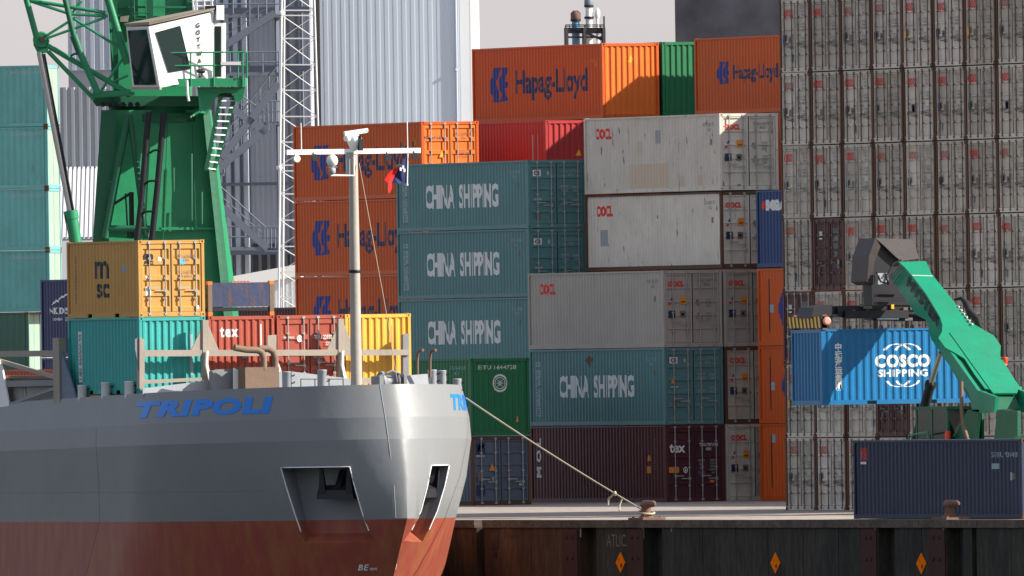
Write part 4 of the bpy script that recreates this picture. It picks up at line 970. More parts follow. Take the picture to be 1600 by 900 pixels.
rr = N(nt, 'ShaderNodeMapRange'); rr.inputs['From Min'].default_value = .40; rr.inputs['From Max'].default_value = .66; L.new(n2.outputs['Fac'], rr.inputs['Value'])
r1 = N(nt, 'ShaderNodeMix', data_type='RGBA'); r1.inputs[6].default_value = (.27, .06, .042, 1); r1.inputs[7].default_value = (.30, .10, .045, 1); L.new(rr.outputs[0], r1.inputs[0])
mx = N(nt, 'ShaderNodeMix', data_type='RGBA'); L.new(lt_.outputs[0], mx.inputs[0]); L.new(g1.outputs[2], mx.inputs[6]); L.new(r1.outputs[2], mx.inputs[7]); L.new(mx.outputs[2], bs.inputs['Base Color'])
bs.inputs['Roughness'].default_value = .45; bs.inputs['Specular IOR Level'].default_value = .35
n3 = N(nt, 'ShaderNodeTexNoise'); n3.inputs['Scale'].default_value = .9; n3.inputs['Detail'].default_value = 3; L.new(tc.outputs['Object'], n3.inputs['Vector'])
bp = N(nt, 'ShaderNodeBump'); bp.inputs['Strength'].default_value = .35; bp.inputs['Distance'].default_value = .06; L.new(n3.outputs['Fac'], bp.inputs['Height']); L.new(bp.outputs[0], bs.inputs['Normal'])
ship = thing('cargo_ship', 'grey cargo ship with red-brown bottom, blunt bow and blue name, moored at the quay', 'ship', (XC, -20, -4))
place(hme, 'hull', m_hull, ship)
# pocket rims and anchors
for side, _, q, d, n, w in poc:
    r_ = MB(); poly = polyat(1.9, side)
    zt = 1.93
    def onhull(a, z):
        # point on the hull skin at tangential offset a
        base = q(a, 0, z); pl_ = polyat(z, side); best = min(((pp-Vector((base.x, base.y, 0))).cross(n).length, i) for i, pp in enumerate(pl_[:80]))
        i = best[1]; P_ = Vector((base.x, base.y, 0)); 
        for j in range(0, 90):
            a1, a2 = pl_[j]-P_, pl_[j+1]-P_; c1, c2 = a1.cross(n).z, a2.cross(n).z
            if c1*c2 <= 0 and abs(c1-c2) > 1e-9: return pl_[j].lerp(pl_[j+1], c1/(c1-c2))+Vector((0, 0, z))+n*.012
        return pl_[i]+Vector((0, 0, z))
    zb = -.22
    pts = [onhull(-w/2, z) for z in (zb, .4, 1.2, zt)]+[onhull(w/2*k/4, zt) for k in range(-3, 4)]+[onhull(w/2, z) for z in (zt, 1.2, .4, zb)]
    r_.path(pts, .022, 6); r_.build('pocket_rim', m_whitep, ship)
    an = MB(); c = q(-.45 if side < 0 else .25, -.55, 1.2)
    an.bar(c+n*-.4+Vector((0, 0, .55)), c+n*.1+Vector((0, 0, -.1)), .22, .28)
    an.hexa([c+d*.75+n*.0+Vector((0, 0, -.28)), c-d*.75+Vector((0, 0, -.28)), c-d*.7+n*.35+Vector((0, 0, -.35)), c+d*.7+n*.35+Vector((0, 0, -.35)),
             c+d*.75+Vector((0, 0, .12)), c-d*.75+Vector((0, 0, .12)), c-d*.55+n*.30+Vector((0, 0, -.05)), c+d*.55+n*.30+Vector((0, 0, -.05))])
    for k in (-1, 1):
        b_ = c+d*.5*k; an.hexa([b_-d*.14+n*.1+Vector((0, 0, -.3)), b_+d*.14+n*.1+Vector((0, 0, -.3)), b_+d*.14+n*.32+Vector((0, 0, -.25)), b_-d*.14+n*.32+Vector((0, 0, -.25)),
                               b_-d*.04+n*.3+Vector((0, 0, .75)), b_+d*.04+n*.3+Vector((0, 0, .75)), b_+d*.04+n*.38+Vector((0, 0, .73)), b_-d*.04+n*.38+Vector((0, 0, .73))])
    an.build('anchor', m_dsteel, ship)
# names on the bow
m_blue = plain('blue_name_paint', (.01, .20, .70), rough=.4)
def hull_text(txt, side, px0, px1, za, zb, slope, mat, bold=.04, shear_=.0):
    zm = (za+zb)/2; poly = polyat(zm+.2, side); s0 = arc_px(poly, zm, px0, 14); s1 = arc_px(poly, zm, px1, 14)
    w = abs(s1-s0); sg = 1 if s1 > s0 else -1
    tab = [arc_px(poly, zm, px0+(px1-px0)*k/12, 14) for k in range(13)]
    def fn(x, z):
        zz = z+slope*x; pl_ = polyat(min(4.67, max(-1.6, zz)), side); t = min(11.999, max(0, x/w*12)); k = int(t)
        p, d = arcpt(pl_, tab[k]+(tab[k+1]-tab[k])*(t-k))
        n = Vector((side*abs(d.y), -abs(d.x), 0)); return Vector((p.x, p.y, sheer(zz, p.y)))+n*.015
    me = conform('name_lettering', T(txt, bold, 1.0, 1.12, shear_), 0, za, w, zb-za, [k*.25 for k in range(1, int(w/.25)+1)], fn, zcuts=[2.84, 3.58])
    return place(me, 'name_lettering', mat, ship)
hull_text('TRIPOLI', -1, 213, 427, 3.80, 4.38, 0.0, m_blue, .055, .22)
hull_text('TRIPOLI', 1, 706, 729, 3.80, 4.38, 0.0, m_blue, .05, .1) if False else None
poly = polyat(4.2, 1); s0 = arc_px(poly, 4.2, 704, 9)
def fn(x, z):
    pl_ = polyat(min(4.67, z), 1); p, d = arcpt(pl_, s0+x); n = Vector((abs(d.y), -abs(d.x), 0)); return Vector((p.x, p.y, sheer(z, p.y)))+n*.015
place(conform('name_lettering', T('TRIPOLI', .04, 1, 1.12, .22), 0, 3.80, 5.0, .56, [k*.25 for k in range(1, 20)], fn, zcuts=[]), 'name_lettering', m_blue, ship)
hull_text('BE', -1, 563, 578, -1.56, -1.36, 0, m_white, .02); hull_text('MIN', -1, 581, 592, -1.56, -1.47, 0, m_white, .02)
hull_text('BE', 1, 620, 621.5, -1.55, -1.35, 0, m_white, .02)
for px, z in ((600, 4.65), (655, 3.5)):
    s0 = arc_px(polyat(4, -1), 4.2, 598, 9); break
w_ = MB(); pts = []
for z in (4.67, 4.2, 3.6, 3.0, 2.4, 1.2, .2):
    p, d = arcpt(polyat(z, -1), s0-.02*(4.67-z)); pts.append(Vector((p.x, p.y, sheer(z, p.y)))+Vector((-abs(d.y), -abs(d.x), 0))*.004)
w_.path(pts, .012, 5); w_.build('weld_seam', m_grey, ship)
# plate seams
m_seam = plain('seam_grey', (.14, .15, .155), rough=.5)  # dark grey of the weld lines
for side in (-1, 1):
    for z in (1.15,):
        pl_ = polyat(z, side); t_ = MB(); pts = []
        for i, pp in enumerate(pl_[:98]):
            if i % 2 == 0: pts.append(Vector((pp.x, pp.y, z)))
        sk = [q_ for q_ in pts]
        runs = []; cur = []
        for q_ in sk:
            px_ = proj(q_)[0]; bad = (side < 0 and 432 < px_) or (side > 0 and 640 < px_ < 708)
            if bad:
                if len(cur) > 1: runs.append(cur)
                cur = []
            else: cur.append(q_+Vector((side*.002, 0, 0)))
        if len(cur) > 1: runs.append(cur)
        for rn in runs: t_.path(rn, .005, 4)
        t_.build('weld_seam', m_seam, ship)
for px in (150,):
    t_ = MB(); s_ = arc_px(polyat(3.2, -1), 3.2, px, 24); pts = []
    for z in (3.55, 3.2, 2.85, 2.2, 1.5, .8, .2, -.6, -1.6):
        p, d = arcpt(polyat(z, -1), s_); pts.append(Vector((p.x-.003, p.y, sheer(z, p.y))))
    t_.path(pts, .004, 4); t_.build('weld_seam', m_seam, ship)
# deck gear
TOPZ = lambda y: sheer(4.68, y)
def bitt(px, yt, X, r):
    p = onX(px, yt, X); t_ = MB(); t_.lathe((p.x, p.y, 3.9), [(r, 0), (r, p.z-3.9-.03), (r*1.06, p.z-3.9-.02), (r*1.06, p.z-3.9), (r*.7, p.z-3.9+.01)], 16); o = t_.build('bitt', m_whitep if px < 210 else m_grey, ship)
    for zz in (.14, .38):
        h = MB(); c = Vector((p.x, p.y, p.z-zz)); o2 = W(1, -.25, 0)-W(0, 0, 0)
        h.path([c+o2*r*.6, c+o2*(r+.07), c+o2*(r+.10)+Vector((0, 0, .05))], .022, 6); h.build('horn', m_dsteel, o)
for a in ((93, 603, -28.83, .16), (128.5, 602, -28.83, .16), (165, 598, -28.83, .16), (202, 596, -28.83, .17), (448, 581, -25.6, .16), (503, 578, -24.8, .16), (675, 578, -21.2, .155), (690, 579, -20.8, .155), (714, 592, -19.7, .15)): bitt(*a)
mp_ = onX(557, 598, XC); MX, MY = mp_.x, mp_.y
zt = onX(556, 240, XC).z
t_ = MB(); t_.tube((MX, MY, 4.0), (MX, MY, zt), .20, 20, r2=.15)
mast = t_.build('mast', m_rustpipe if False else paint('mast_paint', (.40, .37, .32), dirt=.3, rust=.05, rough=.4), ship)
t_ = MB(); zc = onX(558, 426, XC).z; t_.lathe((MX, MY, zc), [(.20, 0), (.215, .03), (.215, .07), (.20, .1)], 20); t_.build('collar', m_dsteel, mast)
YP = lambda px, py, dy=0.0: onY(px, py, MY+dy)
t_ = MB(); A = YP(447, 238); B = YP(656, 235); t_.bar(A, B, .14, .17); t_.build('crossarm', m_whitep, mast)
t_ = MB(); A = YP(538, 209, -.1); B = YP(572, 204, -.1); t_.bar(A, B, .12, .15); t_.tube(B-Vector((0, 0, .0)), B+(B-A).normalized()*.05, .08, 12); t_.build('radar_scanner', m_whitep, mast)
t_ = MB(); c = YP(554, 221, -.05); t_.lathe((c.x, c.y, c.z-.25), [(.16, 0), (.2, .1), (.26, .25), (.24, .40), (.12, .5), (.06, .52), (.06, .60)], 16); c = YP(547, 216, -.1); t_.lathe((c.x-.1, c.y, c.z-.1), [(.1, 0), (.14, .1), (.1, .2)], 12); t_.build('radar_pedestal', m_whitep, mast)
t_ = MB(); c = YP(563, 226, -.3); t_.box(c.x-.07, c.y-.07, c.z-.2, c.x+.07, c.y+.07, c.z+.2); t_.lathe((c.x, c.y, c.z+.2), [(.05, 0), (.05, .12)], 8); t_.build('radar_motor', m_dsteel, mast)
t_ = MB(); t_.path([YP(553, 240, -.2), YP(553, 274, -.2), YP(517, 274, -.2)], .035, 8); t_.build('bracket', m_whitep, mast)
t_ = MB(); A = YP(540, 238, -.05); B = YP(553, 274, -.05); t_.box(A.x, A.y-.03, B.z, B.x, A.y+.02, A.z); t_.build('panel', m_grey, mast)
t_ = MB(); c = YP(519, 251, -.2); t_.lathe((c.x, c.y, c.z-.2), [(.05, 0), (.16, .06), (.2, .2), (.16, .33), (.06, .4)], 16); t_.build('antenna_dome', m_whitep, mast)
t_ = MB(); c = YP(519, 267, -.2); t_.lathe((c.x, c.y, c.z-.12), [(.05, 0), (.12, .05), (.12, .2), (.05, .24)], 14); c2 = YP(519, 261, -.2); t_.box(c2.x-.16, c2.y-.08, c2.z-.01, c2.x+.16, c2.y+.08, c2.z+.01); t_.build('searchlight', m_grey, mast)
for px, py in ((491, 246), (463, 248), (606, 246), (648, 244)):
    t_ = MB(); c = YP(px, py, -.15); t_.lathe((c.x, c.y+.12, c.z), [(.05, 0), (.11, .08), (.12, .2)], 12, (0, -1, 0)); t_.tube(c, c+Vector((0, .1, .2)), .02, 6); t_.build('deck_lamp', m_dsteel if px != 463 else m_whitep, mast)
for px, y0, y1 in ((637, 236, 190), (471, 236, 192), (627, 236, 222), (646, 236, 221), (494, 236, 228)):
    t_ = MB(); t_.tube(YP(px, y0), YP(px+(-1 if y1 < 200 else 0), y1), .018 if y1 < 210 else .03, 6); t_.build('antenna', m_whitep if y1 < 210 else m_dsteel, mast)
t_ = MB(); t_.tube(YP(637, 240, -.12), YP(636, 288, -.12), .025, 6); t_.lathe(YP(636, 290, -.12), [(.04, 0), (.04, .06)], 8); t_.build('flag_staff', m_whitep, mast)
t_ = MB(); t_.path([YP(561, 255, -.2), YP(603, 485, -2.0), onX(621, 597, XC+.5)], .012, 5); t_.build('stay', m_rope, ship)
# flag
fl = thing('flag', 'drooping navy and red flag hanging below the right arm of the ship\'s mast', 'flag', (MX+1.8, MY, 9))
def fpoly(pts, mat, name):
    ps = [YP(px, py, -.14+.08*math.sin(px*.35)) for px, py in pts]; t_ = MB(); t_.prism(ps, (0, .012, 0)); return t_.build(name, mat, fl)
fpoly([(636, 241), (635.5, 287), (629, 286), (622, 287), (612, 285), (616, 276), (624, 262)], m_flagblue, 'navy_cloth')
fpoly([(624, 259), (617, 274), (612, 286), (613, 292), (608, 303), (606, 296), (607, 287), (601, 281), (607, 271), (615, 264)], m_flagred, 'red_cloth')
t_ = MB(); A = YP(628, 258, -.25); 
for px, py in ((626, 264), (630, 261), (632, 266)):
    c = YP(px, py, -.26); t_.box(c.x-.03, c.y, c.z-.06, c.x+.035, c.y+.01, c.z+.05)
t_.build('emblem', m_white, fl)

# cargo guard frame across the front of the hold
YF = SY-.55
fy = lambda px, py, dy=0.0: onY(px, py, YF+dy)
def plate(pts, th, name, mat, par=None, dy=0.0):
    t_ = MB(); t_.prism([fy(a, b, dy) for a, b in pts], (0, th, 0)); return t_.build(name, mat, par or ship)
plate([(218, 527), (226, 531), (226, 607), (218, 607)], .25, 'frame_post', m_beige)
plate([(211, 530), (218, 527), (218, 585), (211, 545)], .05, 'frame_gusset', m_greyd, dy=.05)
plate([(224, 547), (640, 546), (640, 555), (224, 557)], .18, 'frame_beam', m_beige, dy=.02)
plate([(224, 594), (331, 589), (331, 594), (224, 600)], .18, 'frame_beam', m_beige, dy=.02)
for x0, y0 in ((322, 500), (534, 498)):
    plate([(x0-5, y0), (x0+4, y0), (x0+4, 600), (x0-5, 600)], .16, 'frame_post', m_beige)
    plate([(x0-4, y0+6), (x0+3, y0+6), (x0+20, 547), (x0-24, 549)], .04, 'frame_gusset', m_beige, dy=.06)
    plate([(x0+1, 548), (x0+4, 548), (x0+3, 568), (x0+9, 595), (x0+5, 598), (x0, 572)], .05, 'frame_web', m_whitep, dy=-.1)
plate([(418, 524), (432, 523), (432, 547), (418, 547)], .05, 'frame_plate', m_beige)
plate([(630, 523), (639, 521), (639, 600), (630, 600)], .2, 'frame_post', m_greyd, dy=.1)
plate([(536, 592), (640, 588), (640, 598), (536, 600)], .12, 'frame_beam', m_beige, dy=.05)
# breakwater and casings on the foredeck
dk_ = lambda px, py, Y: onY(px, py, Y)
def plate2(pts, Y, th, name, mat):
    t_ = MB(); t_.prism([onY(a, b, Y) for a, b in pts], (0, th, 0)); return t_.build(name, mat, ship)
plate2([(223, 607), (329, 594), (331, 594), (331, 625), (223, 628)], SY-1.0, .05, 'breakwater_plate', m_beige if False else m_grey)
plate2([(332, 580), (343, 577), (376, 577), (376, 620), (332, 620)], SY-1.6, .3, 'deck_casing', m_greyd)
plate2([(366, 575), (372, 578), (388, 604), (388, 620), (366, 620)], SY-2.0, .1, 'casing_web', m_whitep)
A = onY(383, 574, SY-2.6); B = onY(436, 574, SY-2.6); t_ = MB(); t_.box(A.x, SY-2.6, 4.0, B.x, SY-1.6, A.z); ex = t_.build('exhaust_casing', m_rustpipe, ship)
for pts in (((412, 577), (412, 560), (409, 551), (402, 547), (385, 546.5), (366, 543)), ((430, 577), (430, 560), (427, 550), (419, 545), (404, 544.5))):
    t_ = MB(); t_.path([onY(a, b, SY-2.2-(.3 if pts[0][0] == 412 else 0)) for a, b in pts], .115, 14); t_.build('exhaust_pipe', m_rustpipe, ex)
plate2([(426, 551), (431, 554), (440, 580), (432, 583)], SY-1.2, .08, 'frame_web', m_whitep)
plate2([(436, 581), (452, 580), (542, 591), (556, 596), (556, 615), (436, 615)], SY-2.4, .05, 'breakwater_plate', m_grey)
t_ = MB()
for k in range(4):
    p = onY(470+k*22, 597, SY-2.8); t_.tube((p.x, p.y, 4.1), (p.x, p.y, p.z+.12), .018, 5)
    if k < 3: q_ = onY(492+k*22, 597, SY-2.8); t_.tube(p+Vector((0, 0, .1)), q_+Vector((0, 0, .1)), .014, 5)
t_.build('low_rail', m_dsteel, ship)
# windlass and hooked vents near the bow
wc = onX(636, 590, -22.6)
wl = MB(); wl.lathe((wc.x-.9, wc.y+.2, 4.75), [(.36, 0), (.36, .1), (.22, .12), (.22, .5), (.36, .52), (.36, .6)], 18, (1, 0, 0)); wl.box(wc.x-1.1, wc.y-.2, 4.1, wc.x-.95, wc.y+.5, 4.95); wl.box(wc.x-.2, wc.y-.2, 4.1, wc.x-.1, wc.y+.5, 5.0)
wl.path([(wc.x-1.1, wc.y, 4.9), (wc.x-.6, wc.y-.1, 5.12), (wc.x-.3, wc.y-.1, 5.02)], .04, 6); wl.build('windlass', m_greyd, ship)
wl = MB(); a_ = onX(645, 583, -22.0); wl.hexa([(a_.x-.3, a_.y-.3, 4.1), (a_.x+.5, a_.y-.3, 4.1), (a_.x+.5, a_.y+.2, 4.1), (a_.x-.3, a_.y+.2, 4.1), (a_.x-.3, a_.y-.1, 4.95), (a_.x+.5, a_.y-.1, 5.0), (a_.x+.5, a_.y+.2, 5.0), (a_.x-.3, a_.y+.2, 4.95)]); wl.build('chain_stopper', m_grey, ship)
for pts in (((652, 590), (652, 562), (653, 551), (656, 547), (661, 547)), ((672, 590), (672, 560), (673, 551), (676, 547), (681, 547))):
    t_ = MB(); t_.path([onX(a, b, -21.6) for a, b in pts], .05, 8); t_.build('vent_pipe', m_rustpipe, ship)
# coaming and rail on the river side, at the left edge
XR = -28.9
xr = lambda px, py, dx=0.0: onX(px, py, XR+dx)
def sidebar(p, q, w, h, name, mat, dx=0.0):
    t_ = MB(); t_.bar(xr(*p, dx), xr(*q, dx), w, h); return t_.build(name, mat, ship)
t_ = MB(); A = xr(86, 528); B = xr(96, 528); t_.box(XR-.1, B.y, 3.8, XR+.15, A.y, A.z); t_.build('frame_post', m_beige, ship)
sidebar((-60, 554), (88, 552), .12, .20, 'frame_beam', m_beige); sidebar((-60, 602), (88, 598), .12, .20, 'frame_beam', m_greyd)
sidebar((-40, 552), (88, 590), .08, .14, 'brace', m_beige, .1); sidebar((15, 632), (88, 606), .06, .10, 'brace', m_greyd, -.05)
t_ = MB(); t_.prism([xr(96, 549, -.05), xr(120, 625, -.05), xr(96, 625, -.05)], (.06, 0, 0)); t_.build('frame_gusset', paint('blue_grey_plate', (.13, .17, .24), dirt=.3, rust=.05), ship)
t_ = MB(); t_.prism([xr(-10, 545, -.1), xr(3, 575, -.1), xr(14, 634, -.1), (xr(-10, 640, -.1))], (.06, 0, 0)); t_.build('side_plate', m_whitep, ship)
t_ = MB(); A = xr(-80, 590, .2); B = xr(88, 592, .2); t_.prism([A, B, Vector((B.x, B.y, 3.8)), Vector((A.x, A.y, 3.8))], (.12, 0, 0)); co_ = t_.build('hatch_coaming', paint('flaking_white_coaming', (.34, .33, .30), dirt=.6, rust=.4, rthr=.52), ship)
t_ = MB(); A = xr(-80, 588, .18); B = xr(88, 590, .18); t_.bar(A, B, .2, .10); t_.build('coaming_rim', m_rustpipe, ship)

# mooring rope
s0 = arc_px(polyat(4.0, 1), 4.0, 727, 9); RA = onX(728, 622, -19.3); RB = BOL+Vector((0, .12, 0)); pts = []
for k in range(25):
    f_ = k/24; p = RA.lerp(RB, f_); p.z -= .30*4*f_*(1-f_)*.25; pts.append(p)
rope = thing('mooring_rope', 'pale mooring rope running from the ship\'s bow down to the rusty bollard', 'rope', (RB.x, RB.y, .05))
t_ = MB(); t_.path(pts, .027, 8); t_.build('main_line', m_rope, rope)
t_ = MB(); c = BOL
ring_ = [(c.x+.27*math.cos(a), c.y+.27*math.sin(a), .26+.05*math.sin(a)) for a in [k*math.pi/8 for k in range(17)]]; t_.path(ring_, .035, 8); t_.build('eye_loop', m_rope, rope)
t_ = MB(); k = pts[20]; t_.path([k, k+Vector((-.1, .3, -.18)), k+Vector((-.1, .35, -.38))], .035, 6); k = pts[21]; t_.path([k, k+Vector((-.05, .12, -.25)), k+Vector((-.1, .02, -.42))], .03, 6)
t_.lathe(pts[20]-Vector((0, 0, .08)), [(.04, 0), (.07, .08), (.04, .16)], 8); t_.build('knot', m_rope, rope)
# ================================================================ harbour crane
CV = 833.0
cv = lambda px, py, dv=0.0: onV(px, py, CV+dv)
crane = thing('harbour_crane', 'green harbour crane with white cab, standing behind the ochre container', 'crane', W((250-800)/F*CV, CV, 0))
def uvq(pts):      # list of (px, py, dv)
    return [cv(*p) for p in pts]
def ext(xa, ya, xb, yb, y): return xa+(xb-xa)*(y-ya)/(yb-ya)
gl, gr = ext(165, 175, 148, 430, 788), ext(322, 175, 347, 430, 788)
t_ = MB(); t_.hexa(uvq([(gl, 788, 0), (gr, 788, 1.3), (gr+30, 788, 5.0), (gl+30, 788, 4.0), (165, 172, 0), (318, 172, 1.0), (330, 172, 4.0), (175, 172, 3.5)])); tower = t_.build('lower_tower', m_crane, crane)
t_ = MB()
t_.bar(cv(ext(165, 175, 148, 430, 357)-1, 357, -.08), cv(ext(322, 175, 347, 430, 357)+1, 357, .95), .16, .10); t_.build('seam_flange', m_crane, tower)
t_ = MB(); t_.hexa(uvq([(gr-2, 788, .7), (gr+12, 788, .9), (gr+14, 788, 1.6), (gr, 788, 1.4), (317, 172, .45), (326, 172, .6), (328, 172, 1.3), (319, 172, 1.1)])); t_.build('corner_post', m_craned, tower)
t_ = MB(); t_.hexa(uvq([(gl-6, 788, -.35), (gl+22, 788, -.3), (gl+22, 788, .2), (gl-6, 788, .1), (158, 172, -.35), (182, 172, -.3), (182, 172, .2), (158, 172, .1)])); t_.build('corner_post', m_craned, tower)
for a in (((200, 180, -.6), (164, 372, -.6), .13), ((203, 180, -.6), (228, 372, -.6), .11), ((166, 357, -.6), (235, 357, -.6), .12), ((205, 300, -.5), (206, 372, -.5), .09), ((176, 320, -.6), (204, 302, -.5), .05), ((196, 302, -.5), (200, 372, -.5), .03)):
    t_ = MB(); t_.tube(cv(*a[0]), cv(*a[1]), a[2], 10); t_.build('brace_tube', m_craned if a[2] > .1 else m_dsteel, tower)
for a in (((232, 175, -1.2), (222, 300, -1.2), (214, 376, -1.2)), ((256, 175, -1.2), (246, 290, -1.2), (237, 376, -1.2))):
    t_ = MB(); t_.path([cv(*p) for p in a], .11, 10); t_.build('cable_duct', m_dsteel, tower)
t_ = MB()
for y, a, b in ((235, 240, 252), (283, 233, 247), (331, 227, 240)): t_.path([cv(a-6, y+4, -1.1), cv(a, y, -1.3), cv(b, y-1, -1.3)], .04, 6)
t_.build('duct_clamp', m_dsteel, tower)
t_ = MB(); t_.tube(cv(258, 180, -.7), cv(233, 372, -.7), .03, 6); t_.build('pale_pipe', m_whitep, tower)
for a, b in (((262, 178, .35), (256, 356, .35)), ((300, 178, .6), (306, 356, .6)), ((255, 362, .4), (250, 430, .4))):
    t_ = MB(); t_.tube(cv(*a), cv(*b), .018, 5); t_.build('weld_seam', m_craned, tower)
for px, y0, y1 in ((300, 240, 345), (272, 262, 300), (316, 300, 350)):
    t_ = MB(); t_.prism([cv(px-1.2, y0, .45), cv(px+1.2, y0, .48), cv(px+.8, y1, .47), cv(px-.4, y1, .45)], (0, .02, 0)); t_.build('paint_run', m_craned, tower)
# slewing part
t_ = MB(); c = cv(245, 176, 2.2); t_.lathe((c.x, c.y, c.z-.35), [(1.9, 0), (1.9, .3), (1.75, .32), (1.75, .7)], 32); slew = t_.build('slewing_ring', m_craned, crane)
t_ = MB(); t_.hexa(uvq([(150, 166, .2), (322, 166, .6), (322, 166, 4), (160, 166, 4), (140, 150, .2), (322, 150, .6), (322, 150, 4), (160, 150, 4)])); t_.build('slewing_platform', m_craned, crane)
t_ = MB()
for k in range(6): t_.lathe(cv(160+k*11, 163, -.05), [(.10, 0), (.07, .1)], 10, W(0, -1, 0)-W(0, 0, 0))
t_.build('gear', m_dsteel, crane)
t_ = MB(); t_.hexa(uvq([(176, 160, .6), (296, 160, 1.2), (300, 160, 4.2), (186, 160, 4), (166, -60, .6), (298, -60, 1.2), (302, -60, 4.2), (178, -60, 4)])); up = t_.build('upper_tower', m_crane, crane)
for a in (((234, 40, .55), (234, -60, .55), .16), ((182, 160, .3), (178, -60, .3), .12), ((205, 100, .35), (205, -60, .35), .06), ((296, 20, 1.0), (296, -60, 1.0), .14)):
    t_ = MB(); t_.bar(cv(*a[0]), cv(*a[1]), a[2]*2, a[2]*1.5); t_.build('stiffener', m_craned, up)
t_ = MB(); t_.bar(cv(180, 11, .4), cv(299, 11, .9), .1, .07); t_.bar(cv(180, 24, .4), cv(215, 24, .4), .1, .07); t_.build('cross_rib', m_craned, up)
t_ = MB()
for k in range(4): t_.tube(cv(210, 20+k*9, .2), cv(210+22, 20+k*9, .2), .02, 5)
t_.tube(cv(212, 60, .2), cv(208, -20, .2), .02, 5); t_.tube(cv(230, 60, .2), cv(226, -20, .2), .02, 5); t_.build('ladder', m_craned, up)
t_ = MB(); t_.hexa(uvq([(187, 34, 0), (200, 34, 0), (200, 34, .3), (187, 34, .3), (188, 26, 0), (202, 24, 0), (202, 24, .3), (188, 26, .3)])); t_.build('floodlight', m_beige, up)
# white handrail on the roof
t_ = MB()
for px in (302, 308, 320, 332): t_.tube(cv(px, 22, .8), cv(px-1, -2, .8), .03, 6)
for y in (2, 10): t_.tube(cv(300, y, .8), cv(334, y-1, .8), .03, 6)
t_.tube(cv(300, 2, .8), cv(305, 20, .8), .03, 6); t_.build('roof_rail', m_whitep, crane)
# cab
g0 = [cv(232, 41, -2.6), cv(250, 137, -2.6), cv(207, 137, -1.3), cv(197, 42, -1.3)]           # glass front
g1 = [cv(333, 18, -1.4), cv(334, 121, -1.4)]                                              # far end of the lit side
def planehit(px, py, a, b, c):
    nn = (b-a).cross(c-a); k, m = kray(px, py); dr = W(k, 1, 0)-W(0, 0, 0); dr.z = m; o = W(0, 0, EYE); return o+dr*((a-o).dot(nn)/dr.dot(nn))
g1[1] = planehit(334, 121, g0[0], g0[1], g1[0]); g0[2] = planehit(207, 137, g0[0], g0[1], g0[3])
bk2 = (g0[3]-g0[0]); cab_ = MB()
cab_.hexa([g0[1], g1[1], g1[1]+bk2, g0[2], g0[0], g1[0], g1[0]+bk2, g0[3]]); cab = cab_.build('cab', m_whitep, crane)
def facequad(A, B, C, D, mat, name, out, par, inset=0.0, th=.02):
    t_ = MB(); o = out.normalized()*.015; t_.prism([A+o, B+o, C+o, D+o], out.normalized()*th); return t_.build(name, mat, par)
nf = (g0[3]-g0[0]).cross(g0[1]-g0[0]); vw = W(0, -1, 0)-W(0, 0, 0); nf = nf if nf.dot(vw) > 0 else -nf
bl = lambda a, b, c, d, s, t: (a.lerp(b, s)).lerp(d.lerp(c, s), t)
fq = lambda s, t: bl(g0[3], g0[0], g0[1], g0[2], s, t)       # s left->right, t top->bottom
facequad(fq(.08, .06), fq(.90, .05), fq(.90, .95), fq(.10, .95), m_glass, 'windscreen', nf, cab)
ns = (g1[0]-g0[0]).cross(g0[1]-g0[0]); ns = ns if ns.dot(vw) > 0 else -ns
sq = lambda s, t: bl(g0[0], g1[0], g1[1], g0[1], s, t)
facequad(sq(.085, .12), sq(.475, .10), sq(.58, .80), sq(.19, .79), m_glass, 'side_window', ns, cab)
me = conform('lettering', T('G\nO\nT\nT\nW\nA\nL\nD', .05, 1.15), .70, .12, .10, .84, (), lambda x, z: sq(x, 1.08-z)+ns.normalized()*.03); place(me, 'lettering', m_black, cab)
t_ = MB(); t_.hexa(uvq([(196, 41, -1.4), (233, 39, -2.7), (334, 16, -1.5), (300, 20, -.4), (193, 37, -1.4), (233, 34, -2.8), (336, 12, -1.5), (300, 16, -.4)])); t_.build('cab_roof', m_beige, cab)
t_ = MB(); t_.hexa(uvq([(196, 139, -1.35), (208, 141, -1.35), (251, 141, -2.65), (250, 136, -2.6), (205, 134, -1.3), (207, 135, -1.3), (251, 136, -2.62), (250, 135, -2.5)])) if False else t_.bar(cv(206, 138, -1.35), cv(251, 138, -2.65), .1, .1); t_.build('sill', m_beige, cab)
t_ = MB(); t_.hexa(uvq([(333, 122, -1.35), (348, 122, -1.3), (352, 122, -.4), (340, 122, -.4), (333, 36, -1.35), (349, 36, -1.3), (353, 36, -.4), (340, 36, -.4)])); t_.build('door_frame', m_whitep, cab)
t_ = MB(); t_.prism([cv(335, 41, -1.38), cv(345.5, 41, -1.36), cv(345.5, 120, -1.36), cv(335, 120, -1.38)], vw.normalized()*.03); t_.build('door_window', m_glass, cab)
t_ = MB(); t_.hexa(uvq([(338, 31, -1.5), (348, 31, -1.45), (350, 31, -.8), (340, 31, -.8), (338, 8, -1.5), (348, 8, -1.45), (350, 8, -.8), (340, 8, -.8)])); t_.build('air_conditioner', m_whitep, cab)
t_ = MB(); t_.hexa(uvq([(320, 17, -1.4), (337, 17, -1.4), (340, 17, -.8), (322, 17, -.8), (320, 9, -1.4), (337, 9, -1.4), (340, 9, -.8), (322, 9, -.8)])); t_.build('roof_box', m_dsteel, cab)
